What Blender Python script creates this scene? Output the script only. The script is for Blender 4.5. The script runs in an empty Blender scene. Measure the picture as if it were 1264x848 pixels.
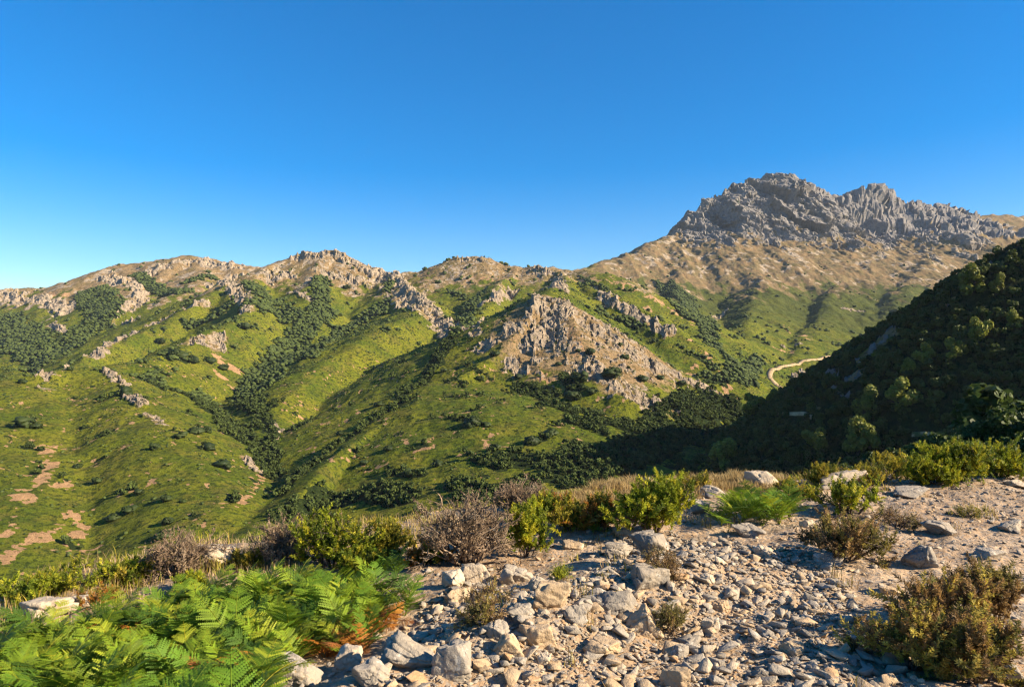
import bpy, bmesh, math, random
import numpy as np
from mathutils import Vector, Matrix, Euler

R = math.radians
RES = 1.0            # terrain grid density
F = 839.0            # focal length in pixels of the 1264 px wide photograph
CAMZ = 1.65
C = bpy.context.scene.collection
S = bpy.context.scene

# ------------------------------------------------------------------ camera
cam = bpy.data.cameras.new("camera")
cam.sensor_width = 36.0
cam.lens = 36.0 * F / 1264.0
cam.clip_start = 0.05
cam.clip_end = 20000
cam_o = bpy.data.objects.new("camera", cam)
cam_o.location = (0, 0, CAMZ)
cam_o.rotation_euler = (R(90), 0, 0)
C.objects.link(cam_o)
S.camera = cam_o

# ------------------------------------------------------------------ sky, sun, exposure
SUN_AZ, SUN_EL = 105.0, 27.5       # degrees, azimuth measured to the right of the view direction
w = bpy.data.worlds.new("World")
S.world = w
w.use_nodes = True
nt = w.node_tree
bg = nt.nodes["Background"]
sky = nt.nodes.new("ShaderNodeTexSky")
sky.sky_type = 'NISHITA'
sky.sun_disc = False
sky.sun_elevation = R(SUN_EL)
sky.sun_rotation = R(SUN_AZ)
sky.altitude = 900
sky.air_density = 1.0
sky.dust_density = 0.7
sky.ozone_density = 3.0
hs = nt.nodes.new("ShaderNodeHueSaturation")
hs.inputs["Saturation"].default_value = 1.68
hs.inputs["Hue"].default_value = 0.506
gm = nt.nodes.new("ShaderNodeGamma")
gm.inputs["Gamma"].default_value = 0.85
nt.links.new(sky.outputs[0], gm.inputs["Color"])
nt.links.new(gm.outputs[0], hs.inputs["Color"])
nt.links.new(hs.outputs[0], bg.inputs["Color"])
bg.inputs["Strength"].default_value = 0.088

sl = bpy.data.lights.new("sun", 'SUN')
sl.energy = 5.0
sl.angle = R(0.5)
sl.color = (1.0, 0.84, 0.62)
so = bpy.data.objects.new("sun", sl)
sd = Vector((math.sin(R(SUN_AZ)) * math.cos(R(SUN_EL)), math.cos(R(SUN_AZ)) * math.cos(R(SUN_EL)), math.sin(R(SUN_EL))))
so.rotation_euler = sd.to_track_quat('Z', 'Y').to_euler()
so.location = sd * 50
C.objects.link(so)

S.view_settings.view_transform = 'Standard'
S.view_settings.look = 'None'
S.view_settings.exposure = 1.5
S.view_settings.gamma = 1.0
S.render.engine = 'CYCLES'
S.cycles.use_denoising = True
S.cycles.pixel_filter_type = 'BLACKMAN_HARRIS'
S.cycles.filter_width = 1.3
S.cycles.max_bounces = 5
S.cycles.diffuse_bounces = 2
S.cycles.transmission_bounces = 2
S.cycles.transparent_max_bounces = 4

# ------------------------------------------------------------------ numpy noise
def _hash(ix, iy, seed):
    h = (ix.astype(np.int64) * 374761393 + iy.astype(np.int64) * 668265263 + seed * 1442695041) & 0xFFFFFFFF
    h = ((h ^ (h >> 13)) * 1274126177) & 0xFFFFFFFF
    return (h ^ (h >> 16)) & 0xFFFF

def perlin(x, y, seed=0):
    x0 = np.floor(x); y0 = np.floor(y)
    fx = (x - x0); fy = (y - y0)
    u = fx * fx * fx * (fx * (fx * 6 - 15) + 10)
    v = fy * fy * fy * (fy * (fy * 6 - 15) + 10)
    x0 = x0.astype(np.int64); y0 = y0.astype(np.int64)
    def g(ix, iy, dx, dy):
        a = _hash(ix, iy, seed) * (2 * math.pi / 65536.0)
        return np.cos(a) * dx + np.sin(a) * dy
    n00 = g(x0, y0, fx, fy); n10 = g(x0 + 1, y0, fx - 1, fy)
    n01 = g(x0, y0 + 1, fx, fy - 1); n11 = g(x0 + 1, y0 + 1, fx - 1, fy - 1)
    a = n00 + u * (n10 - n00); b = n01 + u * (n11 - n01)
    return (a + v * (b - a)) * 1.5

def fbm(x, y, s, octs, seed=0, gain=0.5):
    t = np.zeros_like(x); amp = 1.0; fr = 1.0 / s
    for k in range(octs):
        t += amp * perlin(x * fr + 17.3 * k, y * fr - 9.1 * k, seed + k)
        amp *= gain; fr *= 2.03
    return t

def ridged(x, y, s, octs, seed=0, gain=0.55):
    t = np.zeros_like(x); amp = 1.0; fr = 1.0 / s; tot = 0
    for k in range(octs):
        t += amp * (1 - 2.2 * np.abs(perlin(x * fr + 31.7 * k, y * fr + 5.3 * k, seed + k)))
        tot += amp; amp *= gain; fr *= 2.07
    return t / tot

def facet(u, v, scale, seed=0):
    """broken stone: every cell is a plane of its own tilt and height"""
    u = u / scale; v = v / scale
    iu = np.floor(u); iv = np.floor(v)
    best = np.full(u.shape, 9e9); val = np.zeros_like(u)
    for a in (-1, 0, 1):
        for b in (-1, 0, 1):
            cu = (iu + a).astype(np.int64); cv = (iv + b).astype(np.int64)
            h1 = _hash(cu, cv, seed) / 65536.0; h2 = _hash(cu, cv, seed + 101) / 65536.0
            du = u - (cu + h1); dv = v - (cv + h2)
            d = du * du + dv * dv
            t1 = _hash(cu, cv, seed + 202) / 32768.0 - 1; t2 = _hash(cu, cv, seed + 303) / 32768.0 - 1; t3 = _hash(cu, cv, seed + 404) / 32768.0 - 1
            m = d < best
            best = np.where(m, d, best); val = np.where(m, t1 * du + t2 * dv + .55 * t3, val)
    return val

def sstep(a, b, x):
    t = np.clip((x - a) / (b - a), 0, 1)
    return t * t * (3 - 2 * t)

def P(px, py, Y, z=None):
    if z is not None:
        return (float(px), float(py), float(z))      # plain metres
    return ((px - 632.0) / F * Y, Y, CAMZ - (py - 424.0) / F * Y)

# ------------------------------------------------------------------ the lie of the land: crest lines (photo x, photo y, metres away), slope left and right, rounding
RIDGES = [
    # far left skyline and its spurs
    dict(p=[(-300, 350, 2050), (-150, 352, 2000), (0, 360, 1950), (35, 357, 1900), (70, 358, 1900), (110, 347, 1900), (140, 333, 1900), (165, 326, 1900), (200, 322, 1900), (235, 317, 1900), (262, 322, 1880), (300, 329, 1850), (360, 338, 1800)], sl=.5, sr=.5, r=40),
    dict(p=[(0, 360, 1950), (30, 372, 1800), (60, 392, 1600), (90, 420, 1400)], sl=.5, sr=.55, r=30),
    dict(p=[(165, 326, 1900), (160, 345, 1700), (165, 362, 1550), (150, 385, 1380)], sl=.6, sr=.5, r=20),
    dict(p=[(235, 317, 1900), (255, 340, 1700), (235, 362, 1500)], sl=.5, sr=.5, r=30),
    # ridge running from the pale rocky top down to the left
    dict(p=[(345, 322, 1520), (375, 313, 1500), (410, 309, 1500), (430, 315, 1480), (455, 327, 1450), (485, 339, 1400)], sl=.5, sr=.55, r=12),
    dict(p=[(375, 313, 1500), (340, 325, 1440), (310, 340, 1350), (270, 362, 1250), (200, 398, 1100), (110, 442, 950), (40, 475, 850)], sl=.6, sr=.45, r=14),
    dict(p=[(310, 340, 1350), (318, 362, 1200), (312, 382, 1080), (290, 398, 980), (248, 412, 880), (235, 428, 820)], sl=.55, sr=.6, r=16),
    dict(p=[(410, 309, 1500), (400, 335, 1380), (390, 352, 1280), (385, 372, 1180)], sl=.5, sr=.5, r=20),
    dict(p=[(-120, 425, 1050), (0, 452, 900), (30, 470, 820)], sl=.5, sr=.5, r=18),
    # near left green hill
    dict(p=[(248, 425, 850), (200, 442, 730), (165, 450, 680), (120, 455, 640), (60, 461, 600), (0, 474, 560), (-100, 490, 520), (-260, 500, 470)], sl=.5, sr=.42, r=26),
    dict(p=[(120, 455, 640), (156, 482, 560), (198, 526, 460), (232, 580, 380), (250, 640, 310)], sl=.35, sr=.45, r=40),
    dict(p=[(0, 474, 560), (-40, 560, 400), (-60, 690, 270)], sl=.3, sr=.3, r=60),
    # centre left: rocky crest and green dome
    dict(p=[(485, 339, 1400), (505, 352, 1280), (530, 374, 1130), (556, 402, 1010), (568, 425, 930)], sl=.75, sr=.5, r=6),
    dict(p=[(530, 374, 1130), (505, 392, 1000), (478, 402, 920), (440, 424, 830), (385, 460, 720), (340, 500, 610), (318, 550, 510), (320, 600, 430)], sl=.6, sr=.38, r=28),
    # centre skyline
    dict(p=[(485, 339, 1500), (515, 336, 1520), (540, 330, 1520), (575, 318, 1520), (600, 320, 1500), (640, 331, 1450), (680, 330, 1400), (705, 334, 1380), (750, 338, 1300)], sl=.45, sr=.45, r=25),
    dict(p=[(640, 331, 1450), (618, 350, 1280), (606, 372, 1120), (585, 400, 980)], sl=.7, sr=.4, r=8),
    dict(p=[(690, 333, 1390), (700, 348, 1200), (728, 356, 1080), (772, 372, 980), (830, 403, 900), (880, 450, 830)], sl=.55, sr=.6, r=12),
    dict(p=[(700, 348, 1200), (690, 355, 950), (669, 365, 730)], sl=.5, sr=.5, r=14),
    # rocky knoll in the centre and the green spur in front of it
    dict(p=[(669, 365, 720), (652, 392, 670), (632, 420, 630), (600, 448, 600), (556, 474, 565), (505, 500, 520), (445, 543, 440), (392, 584, 380), (340, 634, 320), (300, 670, 280)], sl=1.0, sr=.40, r=6),
    dict(p=[(669, 365, 720), (700, 378, 710), (740, 402, 700), (800, 438, 680), (860, 470, 660), (905, 491, 640)], sl=.5, sr=.62, r=7),
    dict(p=[(690, 372, 715), (712, 410, 640), (735, 450, 580), (760, 490, 530)], sl=.45, sr=.55, r=9),
    dict(p=[(556, 474, 565), (612, 500, 480), (645, 545, 400), (650, 595, 330)], sl=.26, sr=.44, r=62),
    # the big mountain: shoulder, crags and spurs
    dict(p=[(700, 340, 1950), (760, 321, 2250), (830, 293, 2600), (900, 283, 2620), (1000, 292, 2600), (1100, 298, 2600), (1200, 288, 2700), (1300, 280, 2750)], sl=.5, sr=.46, r=30),
    dict(p=[(834, 290, 2690), (848, 281, 2700), (862, 262, 2720), (880, 241, 2750), (893, 233, 2760), (905, 227, 2770), (930, 223, 2790), (945, 217, 2800), (965, 216, 2810), (985, 222, 2810), (1003, 232, 2810), (1014, 242, 2820), (1024, 252, 2830), (1036, 244, 2850), (1048, 236, 2870), (1060, 230, 2880), (1075, 228, 2885), (1090, 234, 2890), (1100, 240, 2885), (1112, 236, 2890), (1130, 249, 2890), (1150, 262, 2890), (1190, 274, 2890), (1230, 298, 2860)], sl=1.1, sr=1.0, r=6),
    dict(p=[(1130, 256, 2950), (1175, 266, 3100), (1264, 269, 3200), (1400, 262, 3300), (1600, 250, 3400)], sl=.5, sr=.5, r=40),
    dict(p=[(893, 236, 2750), (880, 262, 2690), (872, 288, 2640)], sl=1.2, sr=1.0, r=6),
    dict(p=[(945, 220, 2790), (936, 250, 2710), (925, 280, 2640)], sl=1.7, sr=.9, r=4),
    dict(p=[(985, 222, 2805), (984, 250, 2715), (988, 285, 2630)], sl=1.7, sr=.9, r=4),
    dict(p=[(1062, 231, 2880), (1052, 250, 2780), (1046, 280, 2670), (1042, 295, 2610)], sl=1.7, sr=.8, r=4),
    dict(p=[(1112, 237, 2885), (1110, 260, 2770), (1112, 290, 2640)], sl=1.5, sr=.8, r=4),
    dict(p=[(1150, 263, 2885), (1160, 280, 2770), (1180, 300, 2640)], sl=1.3, sr=.8, r=4),
    dict(p=[(866, 292, 2610), (845, 330, 2250), (830, 365, 1850), (850, 395, 1450)], sl=.42, sr=.42, r=12),
    dict(p=[(948, 292, 2600), (938, 345, 2050), (930, 385, 1600), (915, 425, 1180)], sl=.42, sr=.42, r=12),
    dict(p=[(1055, 298, 2590), (1035, 350, 2050), (1010, 395, 1600), (985, 440, 1150)], sl=.42, sr=.42, r=12),
    dict(p=[(1150, 302, 2550), (1130, 340, 2150), (1100, 385, 1700)], sl=.42, sr=.42, r=14),
    # the shaded hill on the right; unseen higher end added to shade it
    dict(p=[(640, -160, 0, 112), (520, 0, 0, 119), (450, 120, 0, 115.5), (380, 230, 0, 95), (1400, 232, 330), (1264, 301, 330), (1200, 342, 370), (1150, 374, 405), (1100, 405, 440), (1060, 432, 470), (1035, 456, 490), (1000, 490, 510), (965, 520, 515), (925, 550, 510)], sl=.9, sr=.73, r=7),
    # bench below our edge that carries the near trees
    dict(p=[(2100, 430, 40), (1700, 480, 60), (1450, 545, 80), (1250, 585, 100), (1080, 600, 135)], sl=.5, sr=.5, r=14),
]

for _k, _rd in enumerate(RIDGES):
    if _rd['p'][0][2] < 1560 and len(_rd['p'][0]) == 3 and _rd['p'][0][0] < 1100 and _rd['r'] < 60:      # hills this side of the mountain
        _rd['sl'] *= 1.3; _rd['r'] *= .55

EDGE_PX = [(-900, 4.6), (-300, 5.2), (0, 6.0), (180, 7.0), (380, 7.6), (600, 8.4), (740, 9.4), (860, 9.9), (1000, 10.2), (1264, 11.6), (1600, 14), (2600, 22)]
_ea = np.array([math.atan((p - 632) / F) for p, _ in EDGE_PX])
_er = np.array([y / math.cos(a) for (_, y), a in zip(EDGE_PX, _ea)])

def plateau(x, y):
    az = np.arctan2(x, y)
    r = np.hypot(x, y)
    e = np.interp(az, _ea, _er)
    back = np.abs(az) > 1.25
    e = np.where(back, np.minimum(e + (np.abs(az) - 1.25) * 40, 40), e)
    e = e + 0.35 * perlin(np.sin(az) * 9, np.cos(az) * 9, 77)
    z = -0.032 * np.clip(y, -2, 14) - 0.055 * np.clip(np.log1p(np.exp((0.4 - x) / .8)) * .8, 0, 9)
    d = r - e
    dd = np.sqrt(np.clip(d + .5, 0, None) ** 2 + .8 ** 2) - .8
    return z - 0.66 * np.where(d > -.5, dd, 0), d

def macro(x, y):
    """height of the land before small relief"""
    Yd = np.maximum(np.hypot(x, y), 60.0)
    # gentle warp so that crests are not ruler-straight
    wx = x + 0.008 * Yd * fbm(x, y, 160, 3, 5)
    wy = y + 0.008 * Yd * fbm(x, y, 160, 3, 25)
    out = None
    for rd in RIDGES:
        pts = np.array([P(*q) for q in rd['p']])
        best = None
        for k in range(len(pts) - 1):
            a, b = pts[k], pts[k + 1]
            dx, dy = b[0] - a[0], b[1] - a[1]
            L2 = dx * dx + dy * dy + 1e-9
            t = np.clip(((wx - a[0]) * dx + (wy - a[1]) * dy) / L2, 0, 1)
            cx = wx - (a[0] + t * dx); cy = wy - (a[1] + t * dy)
            d = np.hypot(cx, cy)
            side = dx * cy - dy * cx          # > 0: left of the direction of travel
            wl = 0.5 + 0.5 * side / (math.sqrt(L2) * (d + 1e-6))
            s = rd['sr'] + (rd['sl'] - rd['sr']) * wl
            h = a[2] + t * (b[2] - a[2]) - s * (np.sqrt(d * d + rd['r'] ** 2) - rd['r'])
            best = h if best is None else np.maximum(best, h)
        if out is None:
            out = best
        else:
            kk = 0.0035 * Yd
            q = np.clip(0.5 + 0.5 * (out - best) / kk, 0, 1)
            out = best + q * (out - best) + kk * q * (1 - q)
    floor = -104 + 0.03 * np.clip(y, 0, 4000)
    kk = 8.0
    q = np.clip(0.5 + 0.5 * (out - floor) / kk, 0, 1)
    out = floor + q * (out - floor) + kk * q * (1 - q)
    return out

# polar sheet around the viewpoint, finer where the view needs it
def cat(*a):
    return np.concatenate(a)
def n_(k):
    return max(4, int(k * RES))
rings = cat(np.geomspace(.5, 2, n_(30), endpoint=False), np.geomspace(2, 14, n_(420), endpoint=False), np.geomspace(14, 250, n_(190), endpoint=False),
            np.geomspace(250, 900, n_(420), endpoint=False), np.geomspace(900, 2300, n_(280), endpoint=False),
            np.geomspace(2300, 3000, n_(220), endpoint=False), np.geomspace(3000, 4700, n_(60)))
azs = cat(np.linspace(-math.pi, -R(43), n_(90), endpoint=False), np.linspace(-R(43), R(43), n_(1150), endpoint=False), np.linspace(R(43), math.pi, n_(90), endpoint=False))
NR, NA = len(rings), len(azs)

def grid_xy(rr, aa):
    A, Rr = np.meshgrid(aa, rr)
    return Rr * np.sin(A), Rr * np.cos(A)

def coarse_height():
    q = 3
    rc = rings[::q]
    rc = cat(rc, rings[-1:]) if rc[-1] != rings[-1] else rc
    ac = cat(azs[::q], [math.pi])
    x, y = grid_xy(rc, ac)
    h = macro(x.ravel(), y.ravel()).reshape(x.shape)
    # upsample: radius then azimuth
    lr, lrc = np.log(rings), np.log(rc)
    i = np.clip(np.searchsorted(lrc, lr, side='right') - 1, 0, len(rc) - 2)
    t = ((lr - lrc[i]) / (lrc[i + 1] - lrc[i]))[:, None]
    h = h[i] * (1 - t) + h[i + 1] * t
    j = np.clip(np.searchsorted(ac, azs, side='right') - 1, 0, len(ac) - 2)
    t = ((azs - ac[j]) / (ac[j + 1] - ac[j]))[None, :]
    return h[:, j] * (1 - t) + h[:, j + 1] * t

X, Y = grid_xy(rings, azs)
HM = coarse_height()
HP, DE = plateau(X, Y)
Z = np.maximum(HM, HP)
Z0 = Z.copy()          # the land without small relief, used to find points on it

def hit(px, py, rmin=20.0):
    """the first point of the land met when looking from the viewpoint towards a photo position"""
    az = math.atan((px - 632.0) / F)
    j = int(np.argmin(np.abs(azs - az)))
    yy = rings * math.cos(az)
    zr = CAMZ - (py - 424.0) / F * yy
    ok = np.nonzero((Z0[:, j] >= zr) & (rings > rmin))[0]
    i = ok[0] if len(ok) else int(np.argmin(np.where(rings > rmin, np.abs(Z0[:, j] - zr), 1e9)))
    return (rings[i] * math.sin(az), yy[i], Z0[i, j])

# ------------------------------------------------------------------ what covers the land: strokes of (points, half width in photo pixels)
FOREST = [
    ([(0, 402), (30, 424), (68, 440)], 20), ([(112, 362), (126, 376), (126, 396), (104, 412), (80, 425)], 15), ([(35, 458), (52, 452)], 8),
    ([(168, 342), (184, 353), (202, 362), (228, 362)], 8), ([(230, 350), (262, 345)], 5),
    ([(232, 406), (260, 396), (282, 379)], 6), ([(318, 378), (338, 386), (360, 392), (380, 400), (398, 385)], 15), ([(308, 352), (325, 366), (340, 376)], 9),
    ([(398, 345), (394, 360), (400, 378)], 9), ([(378, 408), (362, 430), (346, 450), (332, 470), (318, 486)], 15),
    ([(352, 436), (332, 455), (312, 472), (300, 490), (322, 506)], 13), ([(382, 442), (402, 426), (424, 412), (446, 398), (470, 385)], 9),
    ([(185, 468), (212, 484), (242, 492), (266, 512), (292, 532), (314, 552), (330, 572), (342, 592)], 12), ([(322, 506), (334, 540), (340, 575)], 9),
    ([(200, 440), (215, 444), (228, 446)], 6),
    ([(584, 372), (576, 395), (563, 415), (546, 440), (530, 460), (510, 480), (490, 494)], 9), ([(500, 495), (460, 520), (420, 550), (380, 580), (345, 612)], 7),
    ([(640, 484), (672, 492), (692, 506), (712, 522), (738, 532)], 12), ([(700, 468), (716, 482)], 9), ([(722, 510), (742, 526)], 13),
    ([(640, 570), (690, 575), (720, 560)], 22), ([(560, 606), (605, 612), (650, 600)], 18), ([(350, 640), (400, 622), (450, 610), (500, 615)], 18),
    ([(560, 520), (590, 525)], 5), ([(655, 550), (670, 545)], 7), ([(480, 585), (520, 590)], 8), ([(590, 570), (620, 580)], 8),
    ([(700, 592), (750, 572), (800, 548), (850, 525), (885, 503)], 28), ([(770, 530), (822, 515), (860, 495)], 16),
    ([(820, 354), (850, 376), (868, 400), (882, 426), (906, 456), (926, 472)], 10), ([(742, 386), (770, 396), (792, 408)], 6), ([(725, 350), (746, 360)], 4),
    ([(880, 470), (910, 470), (930, 458), (936, 445)], 8), ([(855, 440), (880, 455)], 6), ([(830, 375), (850, 395)], 6),
    ([(480, 372), (468, 385)], 6), ([(482, 350), (478, 362)], 5), ([(560, 362), (572, 370)], 4),
]
ROCK = [
    ([(0, 364), (30, 374), (60, 374), (82, 386)], 11), ([(60, 402), (90, 412), (78, 424)], 6), ([(130, 344), (150, 352), (168, 346)], 9), ([(165, 345), (176, 372), (155, 384)], 8),
    ([(188, 336), (235, 324), (292, 330)], 10), ([(145, 390), (172, 370)], 5), ([(115, 441), (160, 416), (200, 396), (250, 376)], 8), ([(132, 396), (168, 396)], 6),
    ([(262, 354), (286, 352), (302, 372), (306, 385)], 9), ([(292, 344), (340, 346), (362, 340)], 8), ([(370, 319), (410, 314), (440, 325), (472, 341)], 11),
    ([(396, 336), (430, 346), (462, 352)], 9), ([(355, 362), (388, 372)], 5), ([(232, 424), (252, 418), (272, 416), (266, 432)], 10), ([(110, 398), (112, 405)], 5),
    ([(490, 344), (510, 364), (530, 388), (550, 404), (566, 412)], 15), ([(478, 355), (500, 380)], 9), ([(570, 322), (600, 324)], 5),
    ([(660, 335), (686, 342), (690, 358)], 9), ([(580, 386), (605, 372), (632, 362)], 8), ([(736, 356), (750, 375), (776, 386), (802, 400), (824, 412)], 9),
    ([(669, 367), (650, 394), (630, 410), (598, 432)], 12), ([(669, 368), (690, 400), (662, 430), (640, 452)], 17), ([(700, 384), (730, 405), (770, 430), (820, 460), (880, 486)], 15),
    ([(716, 452), (760, 480), (800, 500), (848, 518)], 18), ([(600, 395), (588, 415)], 6),
    ([(56, 466), (86, 456)], 6), ([(48, 482), (66, 484)], 3), ([(130, 459), (156, 480)], 5), ([(160, 490), (174, 504)], 6), ([(184, 516), (200, 526)], 6),
    ([(300, 566), (320, 586), (336, 592)], 6), ([(330, 522), (345, 535), (340, 550)], 4),
    ([(1100, 414), (1082, 430), (1066, 446)], 12), ([(1062, 462), (1046, 474)], 8), ([(1180, 368), (1165, 378)], 5), ([(1232, 330), (1205, 346)], 6), ([(1020, 462), (1034, 470)], 6), ([(1030, 486), (1046, 496)], 5), ([(1000, 504), (1012, 510)], 4),
    ([(985, 470), (1000, 464)], 8), ([(965, 430), (990, 428)], 3), ([(895, 388), (880, 396)], 4), ([(1040, 385), (1065, 388)], 4),
]
SOIL = [
    ([(60, 348 + 15), (90, 366), (105, 372)], 7), ([(268, 440), (285, 456), (312, 466)], 10), ([(290, 478), (268, 462), (302, 484)], 7), ([(325, 466), (335, 462)], 5),
    ([(695, 408), (718, 440), (742, 470), (782, 492)], 17), ([(640, 455), (680, 470), (700, 455)], 9), ([(850, 455), (870, 475), (905, 490)], 10), ([(705, 345), (740, 347), (800, 366), (860, 402)], 8),
    ([(760, 372), (800, 380), (850, 425)], 5), ([(524, 558), (534, 562)], 6), ([(600, 536), (604, 552)], 6), ([(372, 556), (385, 562)], 8), ([(500, 545), (508, 550)], 4), ([(418, 500), (424, 508)], 3), ([(436, 506), (442, 512)], 4),
    ([(52, 546), (62, 576), (46, 608), (20, 640), (5, 665)], 7), ([(15, 622), (46, 602), (84, 600)], 6), ([(8, 690), (50, 668), (88, 640), (100, 660)], 10), ([(65, 550), (56, 590)], 6), ([(110, 550), (120, 545)], 4),
    ([(185, 596), (192, 598)], 4), ([(530, 450), (536, 446)], 5), ([(296, 626), (326, 590)], 5), ([(20, 520), (60, 530)], 2), ([(580, 345), (620, 345)], 8), ([(545, 395), (560, 408)], 5), ([(420, 404), (424, 412)], 3),
    ([(960, 432), (975, 437)], 7), ([(970, 405), (1000, 420)], 4), ([(560, 440), (590, 450)], 3), ([(870, 440), (900, 485)], 6), ([(400, 565), (410, 570)], 3),
]

def stroke_mask(strokes, x, y, z):
    m = np.zeros_like(x)
    for pts, wpx in strokes:
        hp = [hit(*p) for p in pts]
        for k in range(len(hp)):
            a = np.array(hp[k]); b = np.array(hp[min(k + 1, len(hp) - 1)])
            if abs(b[1] - a[1]) > 0.45 * max(a[1], b[1]):      # the line leaps from one crest to another: keep the ends apart
                b = a
            r = wpx * 0.5 * (a[1] + b[1]) / F * 1.15
            lo = np.minimum(a, b) - 2 * r; hi = np.maximum(a, b) + 2 * r
            sel = (x > lo[0]) & (x < hi[0]) & (y > lo[1] - r) & (y < hi[1] + r)
            if not sel.any():
                continue
            xs, ys, zs = x[sel], y[sel], z[sel]
            d = b - a
            t = np.clip(((xs - a[0]) * d[0] + (ys - a[1]) * d[1] + (zs - a[2]) * d[2]) / (d @ d + 1e-6), 0, 1)
            dist = np.sqrt((xs - a[0] - t * d[0]) ** 2 + (.8 * (ys - a[1] - t * d[1])) ** 2 + (zs - a[2] - t * d[2]) ** 2)
            m[sel] = np.maximum(m[sel], np.clip(1.5 - dist / r, 0, 1))
    return m

def upsample(mc, q=3):
    rc = rings[::q]; ac = azs[::q]
    i = np.clip(np.arange(NR) // q, 0, len(rc) - 2); t = np.clip((np.arange(NR) / q - i), 0, 1)[:, None]
    h = mc[i] * (1 - t) + mc[i + 1] * t
    j = np.clip(np.arange(NA) // q, 0, len(ac) - 2); t = np.clip((np.arange(NA) / q - j), 0, 1)[None, :]
    return h[:, j] * (1 - t) + h[:, j + 1] * t

xc, yc, zc = X[::3, ::3], Y[::3, ::3], Z0[::3, ::3]
far = np.hypot(xc, yc) > 18
RK = .8 * upsample(stroke_mask(ROCK, xc, yc, zc) * far)
FO = upsample(stroke_mask(FOREST, xc, yc, zc) * far)
SO = .66 * upsample(stroke_mask(SOIL, xc, yc, zc) * far)
DIST = np.hypot(X, Y)
AZ = np.arctan2(X, Y)
front = (np.abs(AZ) < R(48))

def masked(fn, sel):
    out = np.zeros_like(X)
    out[sel] = fn(X[sel], Y[sel])
    return out

hill = (DIST > 14) & (DIST < 5000) & (np.abs(AZ) < R(80))
n1 = masked(lambda x, y: fbm(x, y, 70, 5, 201), hill)          # broad patches
n2 = masked(lambda x, y: fbm(x, y, 9, 3, 231), hill & (DIST < 1700))
n3 = masked(lambda x, y: fbm(x, y, 26, 4, 251), hill)
n5 = masked(lambda x, y: fbm(x, y, 4.5, 3, 291), hill & (DIST < 800))
n4 = masked(lambda x, y: fbm(x * 1.0, y * .35, 60, 5, 271), hill)          # streaks running down towards us
# big mountain: bare crags above, dry slopes in the middle, green scrub below
onG = sstep(1300, 1900, DIST) * sstep(R(4), R(9), AZ)
crag = onG * sstep(315, 410, Z0 + 60 * n1 + 60 * n4 + 30 * n3) * sstep(2350, 2500, DIST) * sstep(615, 660, X + 30 * n3) * sstep(2000, 1900, X + 60 * n3)
dryG = onG * sstep(70, 210, Z0 + 60 * n4 + 25 * n3)
# shaded wooded hill on the right
onH = sstep(590, 545, Y) * sstep(18, 30, DIST) * sstep(R(12), R(17), AZ + .1 * n3) * sstep(R(110), R(80), AZ)
onH = onH * sstep(-40, 40, X - 150 + .45 * (520 - Y))
FO = np.maximum(FO, onH * 1.1 * (1 - RK))
# high skyline crests are drier
dryS = (1 - onG) * sstep(1000, 1450, DIST) * sstep(50, 150, Z0 + 45 * n1 + 30 * n3)
knoll = np.exp(-(((X - 75) / 110) ** 2 + ((Y - 650) / 110) ** 2) ** 2) * sstep(-48, -28, Z0 + 8 * n3 + 6 * n1)
DRY = np.clip(np.maximum(np.maximum(dryG, dryS), np.maximum(knoll, .9 * RK)), 0, 1)
rz = np.maximum(RK, .28 * knoll)
out_n = masked(lambda x, y: ridged(x, y, 24, 5, 261, .6), hill)     # where outcrops break the surface
RKf = sstep(.42, .72, rz + .55 * n3 + .5 * n2 + .4 * n5 + .55 * (out_n - .25)) * sstep(.06, .3, rz)
RKf = np.maximum(RKf, sstep(.35, .6, crag + .25 * n3))
# scattered low outcrops and blocks: mostly colour, hardly any relief
SPK = sstep(.5, .85, DRY * .5 + .35 * n1 + .6 * n2 + .3 * n3 + .25 * (out_n - .2)) * (1 - FO) * sstep(.25, .6, DRY)

FOf = sstep(.32, .6, FO + .5 * n3 + .35 * n2 - .3 * RK * (1 - onH * .3))
RKf = RKf * (1 - onH * (1 - sstep(-.1, .3, 1.0 * n5 + .6 * n2 + .1)))
SOf = sstep(.38, .6, SO + .65 * n3 + .6 * n2 + .55 * n5 - .16)
SOf = np.maximum(SOf, .8 * sstep(.55, .75, .6 * n3 + .7 * n2 + .12 * DRY) * (DIST > 150) * (1 - onH))      # bare patches worn through the scrub
SOf = SOf * (1 - FOf)

# ---- small relief
amp = hill * sstep(16, 60, DIST)
gul = masked(lambda x, y: ridged(x, y, 55, 4, 301), hill)
Z = Z + amp * (DIST > 40) * (1.2 + 1.6 * sstep(300, 1200, DIST)) * fbm(X, Y, 28, 3, 311) * (1 - .3 * onH)
Z = Z + amp * sstep(150, 500, DIST) * 2.2 * gul * (1 + 1.5 * sstep(1200, 2200, DIST))
# ribs and gullies down the dry face of the mountain
rib = masked(lambda x, y: ridged(x, y * .22, 95, 4, 321, .5), hill & (onG > .01))
Z = Z + onG * (1 - crag) * sstep(1500, 2000, DIST) * 9 * rib
rk = hill & (RKf > .02) & (DIST > 40)
rr = np.zeros_like(X)
sz = np.clip(DIST[rk] / 700, .5, 1.5)
wx_ = X[rk] + 3 * fbm(X[rk], Y[rk], 12, 3, 441); wy_ = Y[rk] + 3 * fbm(X[rk], Y[rk], 12, 3, 451)
rr[rk] = (out_n[rk] - .1) * 2.2 * sz + 5.2 * sz * facet(wx_ / sz + .4 * wy_ / sz, .5 * wy_ / sz, 15, 431) + 2.2 * sz * facet(wx_ / sz, wy_ / sz, 5, 435)
Z = Z + rr * RKf * (1 - crag) * np.where(onH > .5, 1.5, 1)
cg = hill & (crag > .02)
rr = np.zeros_like(X)
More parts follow.
